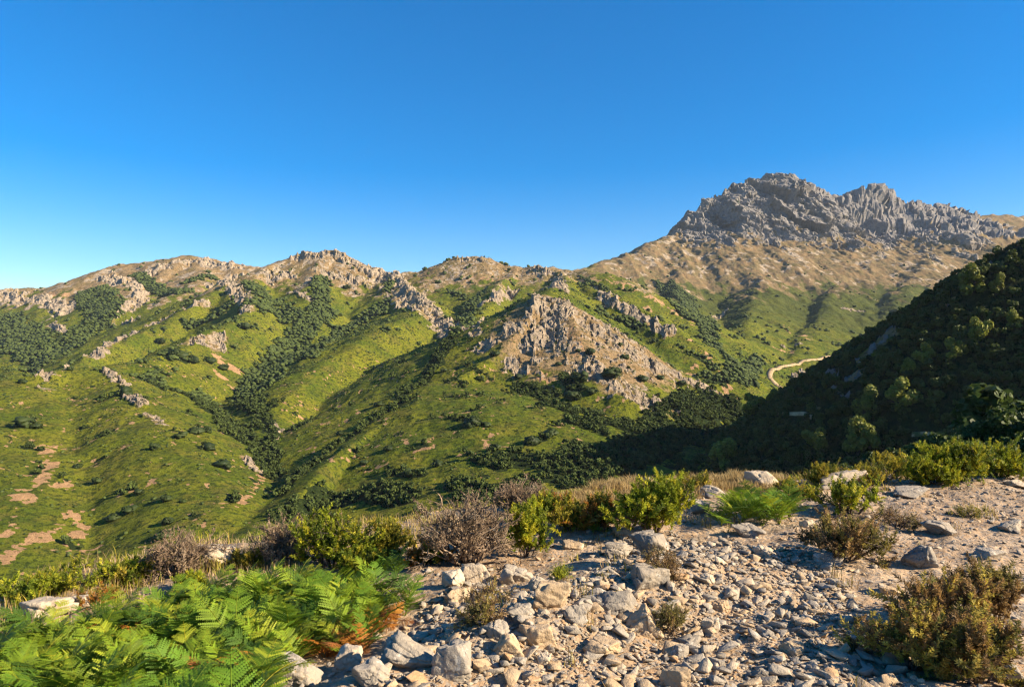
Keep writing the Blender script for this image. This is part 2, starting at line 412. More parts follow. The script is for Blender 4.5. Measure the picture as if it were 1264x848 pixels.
wx_ = X[cg] + 22 * fbm(X[cg], Y[cg], 70, 3, 511); wy_ = Y[cg] + 22 * fbm(X[cg], Y[cg], 70, 3, 521)
rr[cg] = 8 * facet(wx_ + .3 * wy_, wy_ * .45, 105, 501) + 18 * ridged(X[cg] + .3 * Y[cg], Y[cg] * .3, 150, 2, 505, .4) - 5
Z = Z + rr * crag

# ---- push crag faces out as well, so that buttresses, ledges and overhangs break them up
V = np.stack([X, Y, Z], -1)
du = np.roll(V, -1, 1) - np.roll(V, 1, 1)
dv = np.empty_like(V); dv[1:-1] = V[2:] - V[:-2]; dv[0] = V[1] - V[0]; dv[-1] = V[-1] - V[-2]
N = np.cross(du, dv); N /= np.linalg.norm(N, axis=-1, keepdims=True) + 1e-9
N *= np.sign(N[..., 2:3] + 1e-9)
sel = hill & (crag > .03)
p = V[sel]
q = p[:, 2] + .35 * p[:, 1]
wu = p[:, 0] + .4 * q + 9 * fbm(p[:, 0], q, 40, 3, 611); wv = q + 9 * fbm(p[:, 0], q, 40, 3, 621)
dsp = 26 * facet(wu + .25 * wv, wv * .7, 105, 591) + 15 * facet(wu - .2 * wv, wv * .75, 52, 601) + 8 * facet(wu - .5 * wv, wv * .9, 25, 641) + 4 * facet(wu, wv, 12, 661) 
V[sel] += N[sel] * (dsp * crag[sel])[:, None]
sel = hill & (RKf > .05) & (crag <= .5) & (DIST > 60)
p = V[sel]; sz = np.clip(DIST[sel] / 700, .5, 2.2)
q = p[:, 2] * 1.3 + .3 * p[:, 1]
dsp = 1.2 * facet(p[:, 0] / sz + .6 * q / sz, q / sz, 6, 671)
V[sel] += N[sel] * (dsp * sz * RKf[sel])[:, None]

# ---- the stony ground we stand on
near = DIST < 15.5
xs, ys = X[near], Y[near]
bump = .045 * fbm(xs, ys, 1.3, 4, 701) + .022 * fbm(xs, ys, .3, 3, 721)
bump = bump + .20 * np.exp(-((np.abs((xs + .75) * .75 - (ys - 3.2) * .66) / .5) ** 2)) * sstep(2.0, 3.0, ys) * sstep(6.2, 5.0, ys)      # a low bank of broken rock
V[near, 2] += bump * sstep(15.5, 13.5, DIST[near])

def grid_object(name, rsel, mat, attrs):
    """the part of the sheet between two ring numbers as one mesh"""
    i0, i1 = rsel
    pts = V[i0:i1 + 1].reshape(-1, 3).astype(np.float32)
    nr = i1 - i0 + 1
    idx = np.arange(nr * NA).reshape(nr, NA)
    a, b = idx[:-1], idx[1:]
    q = np.stack([a, np.roll(a, -1, 1), np.roll(b, -1, 1), b], -1).reshape(-1, 4)[:, ::-1]
    loops = q.ravel(); starts = np.arange(0, loops.size, 4)
    if i0 == 0:
        loops = np.concatenate([loops, idx[0][::-1]]); starts = np.append(starts, q.size)
    me = bpy.data.meshes.new(name)
    me.vertices.add(len(pts)); me.vertices.foreach_set('co', pts.ravel())
    me.loops.add(len(loops)); me.loops.foreach_set('vertex_index', loops.astype(np.int32))
    me.polygons.add(len(starts)); me.polygons.foreach_set('loop_start', starts.astype(np.int32))
    me.update(calc_edges=True)
    me.shade_smooth()
    if attrs:       # broken rock keeps its hard edges
        hard = (np.maximum(RKf, crag)[i0:i1] > .35).ravel()
        sm = np.ones(len(starts), bool); sm[:len(hard)] = ~hard
        me.attributes['sharp_face'].data.foreach_set('value', ~sm) if 'sharp_face' in me.attributes else me.attributes.new('sharp_face', 'BOOLEAN', 'FACE').data.foreach_set('value', ~sm)
    for an, ch in attrs.items():
        col = np.ones((nr * NA, 4), np.float32)
        for c_, arr in enumerate(ch):
            col[:, c_] = arr[i0:i1 + 1].ravel()
        at = me.attributes.new(an, 'FLOAT_COLOR', 'POINT')
        at.data.foreach_set('color', col.ravel())
    me.materials.append(mat)
    o = bpy.data.objects.new(name, me)
    C.objects.link(o)
    o['kind'] = 'structure'
    return o

# ------------------------------------------------------------------ material helpers
class NT:
    def __init__(s, name, rough=.9, spec=.2):
        s.m = bpy.data.materials.new(name); s.m.use_nodes = True
        s.t = s.m.node_tree; s.b = s.t.nodes['Principled BSDF']
        s.b.inputs['Roughness'].default_value = rough
        s.b.inputs['Specular IOR Level'].default_value = spec
    def n(s, kind, **kw):
        nd = s.t.nodes.new(kind)
        for k, v in kw.items():
            setattr(nd, k, v)
        return nd
    def link(s, a, b): s.t.links.new(a, b)
    def setv(s, sock, v):
        if hasattr(v, 'is_linked'): s.link(v, sock)
        elif isinstance(v, tuple) and len(v) == 3 and sock.type == 'RGBA': sock.default_value = (*v, 1)
        else: sock.default_value = v
    def coords(s): return s.n('ShaderNodeNewGeometry').outputs['Position']
    def objco(s): return s.n('ShaderNodeTexCoord').outputs['Object']
    def noise(s, vec, scale, detail=4, rough=.6, dist=0):
        nd = s.n('ShaderNodeTexNoise'); s.link(vec, nd.inputs['Vector'])
        nd.inputs['Scale'].default_value = scale; nd.inputs['Detail'].default_value = detail
        nd.inputs['Roughness'].default_value = rough; nd.inputs['Distortion'].default_value = dist
        return nd.outputs['Fac']
    def voro(s, vec, scale, out='Distance', feature='F1'):
        nd = s.n('ShaderNodeTexVoronoi', feature=feature); s.link(vec, nd.inputs['Vector']); nd.inputs['Scale'].default_value = scale
        return nd.outputs[out]
    def ramp(s, v, a, b):
        nd = s.n('ShaderNodeMapRange', interpolation_type='SMOOTHSTEP'); s.link(v, nd.inputs['Value'])
        nd.inputs['From Min'].default_value = a; nd.inputs['From Max'].default_value = b
        return nd.outputs['Result']
    def mix(s, f, a, b, blend='MIX'):
        nd = s.n('ShaderNodeMix', data_type='RGBA', blend_type=blend)
        s.setv(nd.inputs[0], f); s.setv(nd.inputs[6], a); s.setv(nd.inputs[7], b)
        return nd.outputs[2]
    def math(s, op, a, b=0.0, c=None):
        nd = s.n('ShaderNodeMath', operation=op); s.setv(nd.inputs[0], a); s.setv(nd.inputs[1], b)
        if c is not None: s.setv(nd.inputs[2], c)
        return nd.outputs[0]
    def attr(s, name, kind='GEOMETRY'):
        return s.n('ShaderNodeAttribute', attribute_name=name, attribute_type=kind)
    def sep(s, col):
        nd = s.n('ShaderNodeSeparateColor'); s.link(col, nd.inputs[0]); return nd.outputs
    def bump(s, h, strength, dist, prev=None):
        nd = s.n('ShaderNodeBump'); s.link(h, nd.inputs['Height'])
        nd.inputs['Strength'].default_value = strength; nd.inputs['Distance'].default_value = dist
        if prev is not None: s.link(prev, nd.inputs['Normal'])
        return nd.outputs[0]
    def done(s, col, normal=None):
        s.setv(s.b.inputs['Base Color'], col)
        if normal is not None: s.link(normal, s.b.inputs['Normal'])
        return s.m

def mat_hills():
    t = NT('hillside', .95, .08)
    p = t.coords()
    m1 = t.sep(t.attr('cover').outputs['Color']); m2 = t.sep(t.attr('cover_more').outputs['Color'])
    big = t.noise(p, 1 / 90, 6, .62); mid = t.noise(p, 1 / 14, 6, .7); fine = t.noise(p, 1 / 3.2, 5, .75); grit = t.noise(p, 1.1, 3, .7)
    def soft(a, nz, k, lo, hi):
        return t.ramp(t.math('ADD', a, t.math('MULTIPLY', t.math('SUBTRACT', nz, .5), k)), lo, hi)
    # scrub and grass
    g = t.mix(t.ramp(big, .35, .65), (.095, .130, .011), (.20, .205, .016))
    g = t.mix(t.math('MULTIPLY', t.ramp(mid, .45, .7), .8), g, (.205, .175, .026))
    g = t.mix(t.math('MULTIPLY', t.ramp(t.noise(p, 1 / 26.0, 7, .72), .52, .64), .6), g, (.125, .105, .028))
    g = t.mix(t.math('MULTIPLY', t.ramp(t.noise(p, 1 / 40.0, 7, .75), .53, .62), .5), g, (.050, .078, .012))
    g = t.mix(t.math('MULTIPLY', t.ramp(fine, .49, .58), .8), g, (.026, .044, .009))
    dry = t.mix(t.ramp(mid, .35, .65), (.25, .160, .070), (.36, .25, .135))
    dry = t.mix(t.ramp(big, .5, .72), dry, (.16, .125, .045))
    dry = t.mix(t.math('MULTIPLY', t.ramp(fine, .5, .6), .85), dry, (.060, .062, .022))
    # the big mountain carries darker, denser scrub and browner turf
    g = t.mix(t.math('MULTIPLY', m2[2], .75), g, t.mix(t.ramp(mid, .4, .6), (.060, .070, .016), (.032, .044, .012)))
    dry = t.mix(t.math('MULTIPLY', m2[2], .6), dry, t.mix(t.ramp(t.noise(p, 1 / 28.0, 6, .7), .42, .58), (.20, .13, .065), (.095, .085, .035)))
    col = t.mix(soft(m2[0], mid, 1.3, .35, .75), g, dry)
    soil = t.mix(t.ramp(fine, .4, .65), (.46, .28, .14), (.36, .215, .11))
    soil = t.mix(t.ramp(grit, .6, .7), soil, (.09, .085, .03))
    col = t.mix(soft(m1[2], t.noise(p, 1 / 5.0, 6, .8), 1.9, .42, .6), col, soil)
    rock = t.mix(t.ramp(mid, .35, .65), (.40, .305, .205), (.25, .205, .155))
    rock = t.mix(t.math('MULTIPLY', t.ramp(fine, .45, .6), .6), rock, (.48, .385, .275))
    rock = t.mix(t.math('MULTIPLY', t.ramp(t.noise(p, 1 / 6.0, 5, .75), .54, .62), .85), rock, (.060, .064, .022))
    crag = t.mix(t.ramp(mid, .35, .65), (.25, .225, .20), (.14, .135, .135))
    crag = t.mix(t.math('MULTIPLY', t.ramp(fine, .5, .62), .6), crag, (.34, .30, .25))
    crag = t.mix(t.math('MULTIPLY', t.ramp(t.noise(p, 1 / 22.0, 5, .7), .55, .66), .7), crag, (.075, .07, .035))
    rock = t.mix(m2[1], rock, crag)
    col = t.mix(soft(m1[0], fine, 1.0, .38, .6), col, rock)
    wood = t.mix(t.ramp(fine, .4, .62), (.014, .025, .007), (.034, .050, .012))
    col = t.mix(soft(m1[1], fine, .8, .4, .6), col, wood)
    b = t.bump(mid, .7, 5.0)
    b = t.bump(fine, 1.0, 3.8, b)
    b = t.bump(grit, .9, .9, b)
    return t.done(col, b)

def mat_ground():
    t = NT('stony_soil', .95, .15)
    p = t.coords()
    a = t.noise(p, .9, 6, .65); b_ = t.noise(p, 7, 6, .7); c_ = t.noise(p, 45, 4, .7)
    v = t.voro(p, 26, 'Color'); vd = t.voro(p, 26, 'Distance')
    col = t.mix(t.ramp(a, .38, .62), (.33, .215, .12), (.46, .335, .215))
    col = t.mix(t.ramp(b_, .45, .65), col, (.23, .165, .105))
    chip = t.mix(t.sep(v)[0], (.30, .26, .21), (.20, .185, .17))
    col = t.mix(t.math('MULTIPLY', t.ramp(t.math('ADD', vd, t.math('MULTIPLY', b_, .5)), .75, .55), .75), col, chip)
    col = t.mix(t.math('MULTIPLY', t.ramp(c_, .52, .68), .5), col, (.09, .065, .04))
    n = t.bump(b_, .6, .05)
    n = t.bump(vd, .6, .012, n)
    n = t.bump(c_, .8, .01, n)
    return t.done(col, n)

i_g = int(np.searchsorted(rings, 15.0)); i_m = int(np.searchsorted(rings, 2150.0))
attrs = {'cover': (np.maximum(RKf, .8 * SPK * (1 - .2 * onG)), FOf, SOf), 'cover_more': (DRY, np.maximum(crag, onH), onG)}  # rock on the shaded hill takes the darker crag tone, shade put into colour
M_hill = mat_hills()
grid_object('stony_ground', (0, i_g), mat_ground(), {})
grid_object('hills', (i_g, i_m), M_hill, attrs)
grid_object('mountain', (i_m, NR - 1), M_hill, attrs)

# ------------------------------------------------------------------ the air between us and the mountain
def haze(density):
    zl = float(V[..., 2].min()) - 1.0; zh = float(V[..., 2].max()) + 30; e = 4900
    bm = bmesh.new(); bmesh.ops.create_cube(bm, size=1.0)
    for v in bm.verts: v.co = Vector((v.co.x * 2 * e, v.co.y * 2 * e, zl + (v.co.z + .5) * (zh - zl)))
    me = bpy.data.meshes.new('haze'); bm.to_mesh(me); bm.free()
    m = bpy.data.materials.new('air'); m.use_nodes = True; t = m.node_tree
    t.nodes.remove(t.nodes['Principled BSDF'])
    vol = t.nodes.new('ShaderNodeVolumePrincipled'); vol.inputs['Color'].default_value = (.72, .84, 1.0, 1)
    vol.inputs['Density'].default_value = density; vol.inputs['Anisotropy'].default_value = 0.0
    t.links.new(vol.outputs[0], t.nodes['Material Output'].inputs['Volume'])
    me.materials.append(m)
    o = bpy.data.objects.new('haze', me); C.objects.link(o); o['kind'] = 'stuff'; o['label'] = 'thin blue haze in the air'; o['category'] = 'haze'
haze(.000022)

# ================================================================== building blocks
rng = np.random.default_rng(7)
random.seed(7)

class MB:
    """collects pieces and links them as ONE mesh object"""
    def __init__(s): s.v = []; s.f = []; s.t = []; s.n = 0
    def add(s, v, f, tint=(1, 1, 1)):
        v = np.asarray(v, np.float32); f = np.asarray(f, np.int64)
        s.v.append(v); s.f.append(f + s.n); s.n += len(v)
        tint = np.asarray(tint, np.float32)
        s.t.append(np.broadcast_to(tint, (len(v), 3)) if tint.ndim == 1 else tint)
        return s
    def inst(s, v, f, M, T, tints):
        """many copies of one template: M (n,3,3), T (n,3), tints (n,3)"""
        n = len(T); nv = len(v)
        if n == 0: return s
        w_ = np.einsum('nij,vj->nvi', M, v) + np.asarray(T)[:, None, :]
        ff = f[None] + (np.arange(n) * nv)[:, None, None]
        s.add(w_.reshape(-1, 3), ff.reshape(-1, f.shape[1]), np.repeat(np.asarray(tints, np.float32), nv, 0))
        return s
    def mesh(s, name, mat, smooth=False):
        v = np.concatenate(s.v); me = bpy.data.meshes.new(name)
        me.vertices.add(len(v)); me.vertices.foreach_set('co', v.astype(np.float32).ravel())
        loops = np.concatenate([f.ravel() for f in s.f])
        cnt = np.concatenate([np.full(len(f), f.shape[1]) for f in s.f])
        me.loops.add(len(loops)); me.loops.foreach_set('vertex_index', loops.astype(np.int32))
        st = np.concatenate([[0], np.cumsum(cnt)[:-1]])
        me.polygons.add(len(cnt)); me.polygons.foreach_set('loop_start', st.astype(np.int32))
        me.update(calc_edges=True)
        if smooth: me.shade_smooth()
        col = np.ones((len(v), 4), np.float32); col[:, :3] = np.concatenate(s.t)
        a = me.attributes.new('tint', 'FLOAT_COLOR', 'POINT'); a.data.foreach_set('color', col.ravel())
        me.materials.append(mat)
        return me
    def build(s, name, mat, parent=None, smooth=False, loc=None):
        return link(name, s.mesh(name, mat, smooth), parent, loc)

def link(name, me, parent=None, loc=None):
    o = bpy.data.objects.new(name, me); C.objects.link(o)
    if parent is not None: o.parent = parent
    if loc is not None: o.location = loc
    return o

def tag(o, label=None, cat=None, group=None, kind=None):
    if label: o['label'] = label
    if cat: o['category'] = cat
    if group: o['group'] = group
    if kind: o['kind'] = kind
    return o

def thing(name, label, cat, loc, rz=0, group=None, scale=1.0):
    o = bpy.data.objects.new(name, None); C.objects.link(o)
    o.empty_display_size = .1
    o.location = loc; o.rotation_euler = (0, 0, rz); o.scale = (scale,) * 3 if not hasattr(scale, '__len__') else scale
    return tag(o, label, cat, group)

def rots(n, r=rng, tilt=math.pi):
    """random rotation matrices"""
    a = r.uniform(0, 2 * math.pi, n); b = r.uniform(-tilt, tilt, n); c = r.uniform(0, 2 * math.pi, n)
    def rz(t):
        m = np.zeros((n, 3, 3)); m[:, 0, 0] = np.cos(t); m[:, 0, 1] = -np.sin(t); m[:, 1, 0] = np.sin(t); m[:, 1, 1] = np.cos(t); m[:, 2, 2] = 1; return m
    def rx(t):
        m = np.zeros((n, 3, 3)); m[:, 1, 1] = np.cos(t); m[:, 1, 2] = -np.sin(t); m[:, 2, 1] = np.sin(t); m[:, 2, 2] = np.cos(t); m[:, 0, 0] = 1; return m
    return rz(a) @ rx(b) @ rz(c)

def frame_of(d):
    """matrices whose z axis is d (n,3)"""
    d = d / (np.linalg.norm(d, axis=1, keepdims=True) + 1e-9)
    u = np.where(np.abs(d[:, 2:3]) > .95, np.array([[1., 0, 0]]), np.array([[0, 0, 1.]]))
    x = np.cross(u, d); x /= np.linalg.norm(x, axis=1, keepdims=True)
    y = np.cross(d, x)
    return np.stack([x, y, d], -1)

def ico(sub):
    bm = bmesh.new(); bmesh.ops.create_icosphere(bm, subdivisions=sub, radius=1)
    v = np.array([q.co[:] for q in bm.verts]); f = np.array([[q.index for q in p.verts] for p in bm.faces]); bm.free()
    return v, f
ICO = {k: ico(k) for k in (1, 2, 3, 4, 5)}

def tube(pts, rad, sides=5):
    pts = np.asarray(pts, float); rad = np.broadcast_to(np.asarray(rad, float), (len(pts),))
    d = np.gradient(pts, axis=0); fr = frame_of(d)
    a = np.linspace(0, 2 * math.pi, sides, endpoint=False)
    ring = np.stack([np.cos(a), np.sin(a), 0 * a], -1)
    v = np.einsum('nij,sj->nsi', fr, ring) * rad[:, None, None] + pts[:, None]
    n = len(pts); idx = np.arange(n * sides).reshape(n, sides)
    f = np.stack([idx[:-1], np.roll(idx[:-1], -1, 1), np.roll(idx[1:], -1, 1), idx[1:]], -1).reshape(-1, 4)
    return v.reshape(-1, 3), f

def rock_shape(seed, sub, planes=14, squash=(1, .8, .6), rough=.05, strata=.0):
    """a sphere cut by random planes: faceted, broken stone, size about 1 across"""
    r = np.random.default_rng(seed)
    v, f = ICO[sub]; d = v.copy()
    nrm = r.normal(size=(planes, 3)); nrm /= np.linalg.norm(nrm, axis=1, keepdims=True)
    nrm = np.vstack([nrm, [[0, 0, 1], [.15, .1, -1]]])
    off = r.uniform(.52, .95, len(nrm))
    dots = d @ nrm.T
    rr = np.where(dots > .05, off / np.maximum(dots, .05), 9).min(1)
    rr = np.minimum(rr, 1.25)
    p = d * rr[:, None]
    if rough:
        s = seed * 3.17
        nz = fbm(p[:, 0] * 1 + .6 * p[:, 2] + s, p[:, 1] + .5 * p[:, 2] - s, .55, 3, seed) + .6 * ridged(p[:, 0] + s, p[:, 2] * 1.6 + .4 * p[:, 1], .35, 3, seed + 3)
        p = p * (1 + rough * nz)[:, None]
    if rough:       # joints split the stone into blocks that stand a little in or out
        c = r.uniform(-.8, .8, (9, 3)); w_ = p * np.array([1, 1, 1.5]) + .12 * np.stack([perlin(p[:, 1] * 3 + seed, p[:, 2] * 3), perlin(p[:, 0] * 3, p[:, 2] * 3 + seed), perlin(p[:, 0] * 3 + seed, p[:, 1] * 3)], -1)
        dd_ = np.linalg.norm(w_[:, None] - c[None], axis=2); o_ = np.argsort(dd_, 1); d1 = np.take_along_axis(dd_, o_[:, :1], 1)[:, 0]; d2 = np.take_along_axis(dd_, o_[:, 1:2], 1)[:, 0]
        p = p * (r.uniform(.86, 1.06, 9)[o_[:, 0]] * (1 - .16 * sstep(.07, .0, d2 - d1)))[:, None]
        p = p * (1 + .02 * fbm(p[:, 0] * 6 + p[:, 2] * 3, p[:, 1] * 6 - p[:, 2] * 4, 1.0, 3, seed + 9))[:, None]
    if strata:
        p[:, :2] *= (1 + strata * np.sign(np.sin(p[:, 2] * 9 + 2 * p[:, 0] + seed)) * .5)[:, None]
    p = p * np.array(squash) * .5 / np.abs(p).max(0)
    return p, f

def hull_shape(seed, n=13, squash=(1, .75, .5)):
    r = np.random.default_rng(seed)
    bm = bmesh.new()
    for q in r.uniform(-1, 1, (n, 3)):
        q = q / max(1.0, np.linalg.norm(q) ** .6)
        bm.verts.new(q * np.array(squash) * .5)
    g = bmesh.ops.convex_hull(bm, input=bm.verts)
    bmesh.ops.delete(bm, geom=list({e for e in g['geom_interior'] + g['geom_unused'] if isinstance(e, bmesh.types.BMVert)}), context='VERTS')
    bmesh.ops.bevel(bm, geom=bm.edges[:] + bm.verts[:], offset=.022, segments=1, affect='EDGES', clamp_overlap=True)
    bmesh.ops.triangulate(bm, faces=bm.faces[:])
    bm.verts.index_update()
    v = np.array([q.co[:] for q in bm.verts]); f = np.array([[q.index for q in p.verts] for p in bm.faces]); bm.free()
    return v, f

def at_ground(x, y):
    """height of the finished land at a point"""
    i = int(np.clip(np.searchsorted(rings, math.hypot(x, y)), 1, NR - 1)); j = int(np.argmin(np.abs(azs - math.atan2(x, y))))
    r0, r1 = rings[i - 1], rings[i]; t = (math.hypot(x, y) - r0) / (r1 - r0)
    return float(V[i - 1, j, 2] * (1 - t) + V[i, j, 2] * t)

def at_ground_v(x, y):
    r = np.hypot(x, y); a = np.arctan2(x, y)
    i = np.clip(np.searchsorted(rings, r), 1, NR - 1); j = np.clip(np.searchsorted(azs, a), 1, NA - 1)
    t = (r - rings[i - 1]) / (rings[i] - rings[i - 1]); u = (a - azs[j - 1]) / (azs[j] - azs[j - 1])
    z = V[..., 2]
    return (z[i - 1, j - 1] * (1 - u) + z[i - 1, j] * u) * (1 - t) + (z[i, j - 1] * (1 - u) + z[i, j] * u) * t

def spot(px, py, rmin=1.2, rmax=1e9):
    """the point of the finished ground seen at a photo position"""
    az = math.atan((px - 632.0) / F); j = int(np.argmin(np.abs(azs - az)))
    yy = rings * math.cos(az); zr = CAMZ - (py - 424.0) / F * yy
    ok = np.nonzero((V[:, j, 2] >= zr) & (rings > rmin) & (rings < rmax))[0]
    if len(ok) == 0:
        m = (rings > rmin) & (rings < rmax)
        i = int(np.argmin(np.where(m, np.abs(V[:, j, 2] - zr), 1e9)))
    else: i = ok[0]
    r = rings[i]
    return Vector((r * math.sin(az), r * math.cos(az), V[i, j, 2]))

# ------------------------------------------------------------------ materials of plants and stones
def mat_leaf(name, transl=.3, var=.5, scale=3.0, rough=.6):
    t = NT(name, rough, .25)
    tint = t.attr('tint').outputs['Color']
    p = t.coords()
    nz = t.noise(p, scale, 3, .6)
    rnd = t.n('ShaderNodeObjectInfo').outputs['Random']
    k = t.math('ADD', t.math('MULTIPLY', t.math('SUBTRACT', nz, .5), var * 2), t.math('ADD', .85, t.math('MULTIPLY', rnd, .3)))
    hsv = t.n('ShaderNodeHueSaturation'); t.link(tint, hsv.inputs['Color']); t.link(k, hsv.inputs['Value'])
    col = hsv.outputs[0]
    t.link(col, t.b.inputs['Base Color'])
    if transl:
        tr = t.n('ShaderNodeBsdfTranslucent'); t.link(col, tr.inputs['Color'])
        mx = t.n('ShaderNodeMixShader'); mx.inputs[0].default_value = transl
        t.link(t.b.outputs[0], mx.inputs[1]); t.link(tr.outputs[0], mx.inputs[2])
        t.link(mx.outputs[0], t.t.nodes['Material Output'].inputs['Surface'])
    return t.m
M_leaf = mat_leaf('leaf', .35)
M_far = mat_leaf('far_foliage', 0, .9, .55, .9)
M_bush = mat_leaf('bush_foliage', .25, .6, 1.2)

def mat_bark():
    t = NT('bark', .9, .15); p = t.coords()
    col = t.mix(t.ramp(t.noise(p, 30, 4), .35, .65), t.attr('tint').outputs['Color'], (.035, .026, .02))
    return t.done(col)
M_bark = mat_bark()

def mat_stone():
    t = NT('stone', .85, .25); p = t.coords()
    a = t.noise(p, 5, 6, .65); b_ = t.noise(p, 22, 6, .7); c_ = t.noise(p, 90, 3, .7)
    tint = t.attr('tint').outputs['Color']
    col = t.mix(t.ramp(a, .35, .68), tint, t.mix(.55, tint, (.36, .29, .20)))
    col = t.mix(t.math('MULTIPLY', t.ramp(b_, .5, .64), .55), col, t.mix(.5, tint, (.10, .095, .085)))
    col = t.mix(t.math('MULTIPLY', t.ramp(t.noise(p, 13, 4, .7), .60, .68), .6), col, (.50, .47, .40))     # pale lichen
    col = t.mix(t.math('MULTIPLY', t.ramp(t.noise(p, 17, 3, .7), .66, .72), .7), col, (.30, .18, .05))     # rusty spots
    n = t.bump(a, .5, .05)
    n = t.bump(b_, .7, .018, n)
    n = t.bump(c_, .6, .005, n)
    return t.done(col, n)
M_stone = mat_stone()

# ================================================================== roads on the slopes
def mat_road():
    t = NT('pale_dirt', .95, .1); p = t.coords()
    col = t.mix(t.ramp(t.noise(p, .3, 6, .75), .35, .65), (.42, .30, .175), (.22, .155, .085))
    col = t.mix(t.ramp(t.noise(p, .12, 6, .8), .56, .62), col, (.07, .08, .025))
    return t.done(col)
M_road = mat_road()

def road(name, px_pts, width, lift=.35, rmin=20):
    pts = [np.array(hit(*p, rmin)) for p in px_pts]
    pts = np.array(pts)
    t = np.linspace(0, len(pts) - 1, len(pts) * 14)
    xy = np.stack([np.interp(t, np.arange(len(pts)), pts[:, k]) for k in range(2)], -1)
    for _ in range(14): xy[1:-1] = .25 * xy[:-2] + .5 * xy[1:-1] + .25 * xy[2:]
    d = np.gradient(xy, axis=0); nrm = np.stack([-d[:, 1], d[:, 0]], -1); nrm /= np.linalg.norm(nrm, axis=1, keepdims=True) + 1e-9
    zc_ = np.maximum.reduce([at_ground_v(*(xy + nrm * k * width).T) for k in (-.5, 0, .5)])
    for _ in range(6): zc_[1:-1] = np.maximum(zc_[1:-1], .25 * zc_[:-2] + .5 * zc_[1:-1] + .25 * zc_[2:])
    mb = MB()
    prof = [(-.62, -2.5), (-.5, lift), (.5, lift), (.62, -2.5)]        # a low embankment
    v = np.stack([np.concatenate([xy + nrm * a * width, (zc_ + b)[:, None]], 1) for a, b in prof], 1)
    n = len(xy); idx = np.arange(n * 4).reshape(n, 4)
    f = np.stack([idx[:-1, :-1], idx[:-1, 1:], idx[1:, 1:], idx[1:, :-1]], -1).reshape(-1, 4)[:, ::-1]
    o = mb.add(v.reshape(-1, 3), f).build(name, M_road, smooth=False)
    o['kind'] = 'structure'
    return o
road('dirt_road', [(1050, 433), (1035, 440), (1010, 446), (985, 450), (962, 455), (949, 462), (951, 470), (960, 477), (972, 484)], 7.0, .35, 560)
road('track', [(955, 514), (972, 513), (988, 515), (1004, 519)], 1.7, .2)
road('track', [(1126, 539), (1142, 541), (1160, 542)], 1.6, .2)

# ================================================================== woods and scrub on the far slopes (nobody could count them)
ratio = (V[..., 2] - CAMZ) / np.maximum(DIST, 1)
runmax = np.maximum.accumulate(np.where(DIST > 6, ratio, -9), 0)
VIS = ((V[..., 2] + 6 - CAMZ) / np.maximum(DIST, 1) >= runmax - .012) & (np.abs(AZ) < R(43)) & (DIST < 3000)
dr = np.gradient(rings)[:, None]; da = np.gradient(azs)[None, :]
AREA = DIST * dr * da

def scatter(weight, n):
    wgt = np.where(VIS, weight * AREA, 0).ravel()
    cs = np.cumsum(wgt)
    k = np.searchsorted(cs, rng.uniform(0, cs[-1], n))
    i, j = np.unravel_index(k, X.shape)
    r = rings[i] + rng.uniform(-.5, .5, n) * dr[i, 0]; a = azs[j] + rng.uniform(-.5, .5, n) * da[0, j]
    x, y = r * np.sin(a), r * np.cos(a)
    return np.stack([x, y, at_ground_v(x, y)], -1)

def blob_tree(seed, blobs, sub):
    """a lumpy crown: several rough lobes, unit radius, standing on z = 0"""
    r = np.random.default_rng(seed); mb = MB()
    for k in range(blobs):
        v, f = ICO[sub]
        c = np.array([r.uniform(-.45, .45), r.uniform(-.45, .45), r.uniform(.45, 1.1)]) if k else np.array([0, 0, .8])
        s = r.uniform(.42, .68) if k else .75
        p = v * (1 + .26 * r.normal(size=(len(v), 1))) * s * np.array([1.1, 1.0, .72]) + c
        mb.add(p, f)
    return np.concatenate(mb.v), np.concatenate(mb.f)

def leafy_tree(seed, n, size, lobes=8, flat=.8):
    """crown of many small leaf sprays round a few lobes; unit radius, centre at z = 1"""
    r = np.random.default_rng(seed)
    c = r.normal(size=(lobes, 3)); c /= np.linalg.norm(c, axis=1, keepdims=True)
    c = c * r.uniform(.35, .85, (lobes, 1)) * np.array([1, 1, flat]); s = r.uniform(.18, .42, lobes)
    k = r.integers(0, lobes, n)
    d = r.normal(size=(n, 3)); d /= np.linalg.norm(d, axis=1, keepdims=True)
    pos = c[k] + d * (s[k] * r.uniform(.72, 1.08, n))[:, None]
    pos[:, 2] += 1.0
    q = np.array([[-.5, -.3, 0], [.1, -.5, .08], [.55, 0, -.05], [.1, .5, .1], [-.5, .25, 0.02]]) * size
    M = frame_of(d + r.normal(size=(n, 3)) * .7) * r.uniform(.6, 1.4, (n, 1, 1))
    v = np.einsum('nij,vj->nvi', M, q) + pos[:, None]
    f = np.arange(n * 5).reshape(n, 5)
    return v.reshape(-1, 3), f

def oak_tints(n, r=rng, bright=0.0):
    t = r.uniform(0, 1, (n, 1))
    a = np.array([.018, .031, .007]); b = np.array([.048, .068, .014]); c = np.array([.22, .235, .035])  # c is a sunlit leaf tone, mixed in by bright
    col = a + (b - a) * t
    return col + (c - col) * bright * r.uniform(.4, 1, (n, 1))

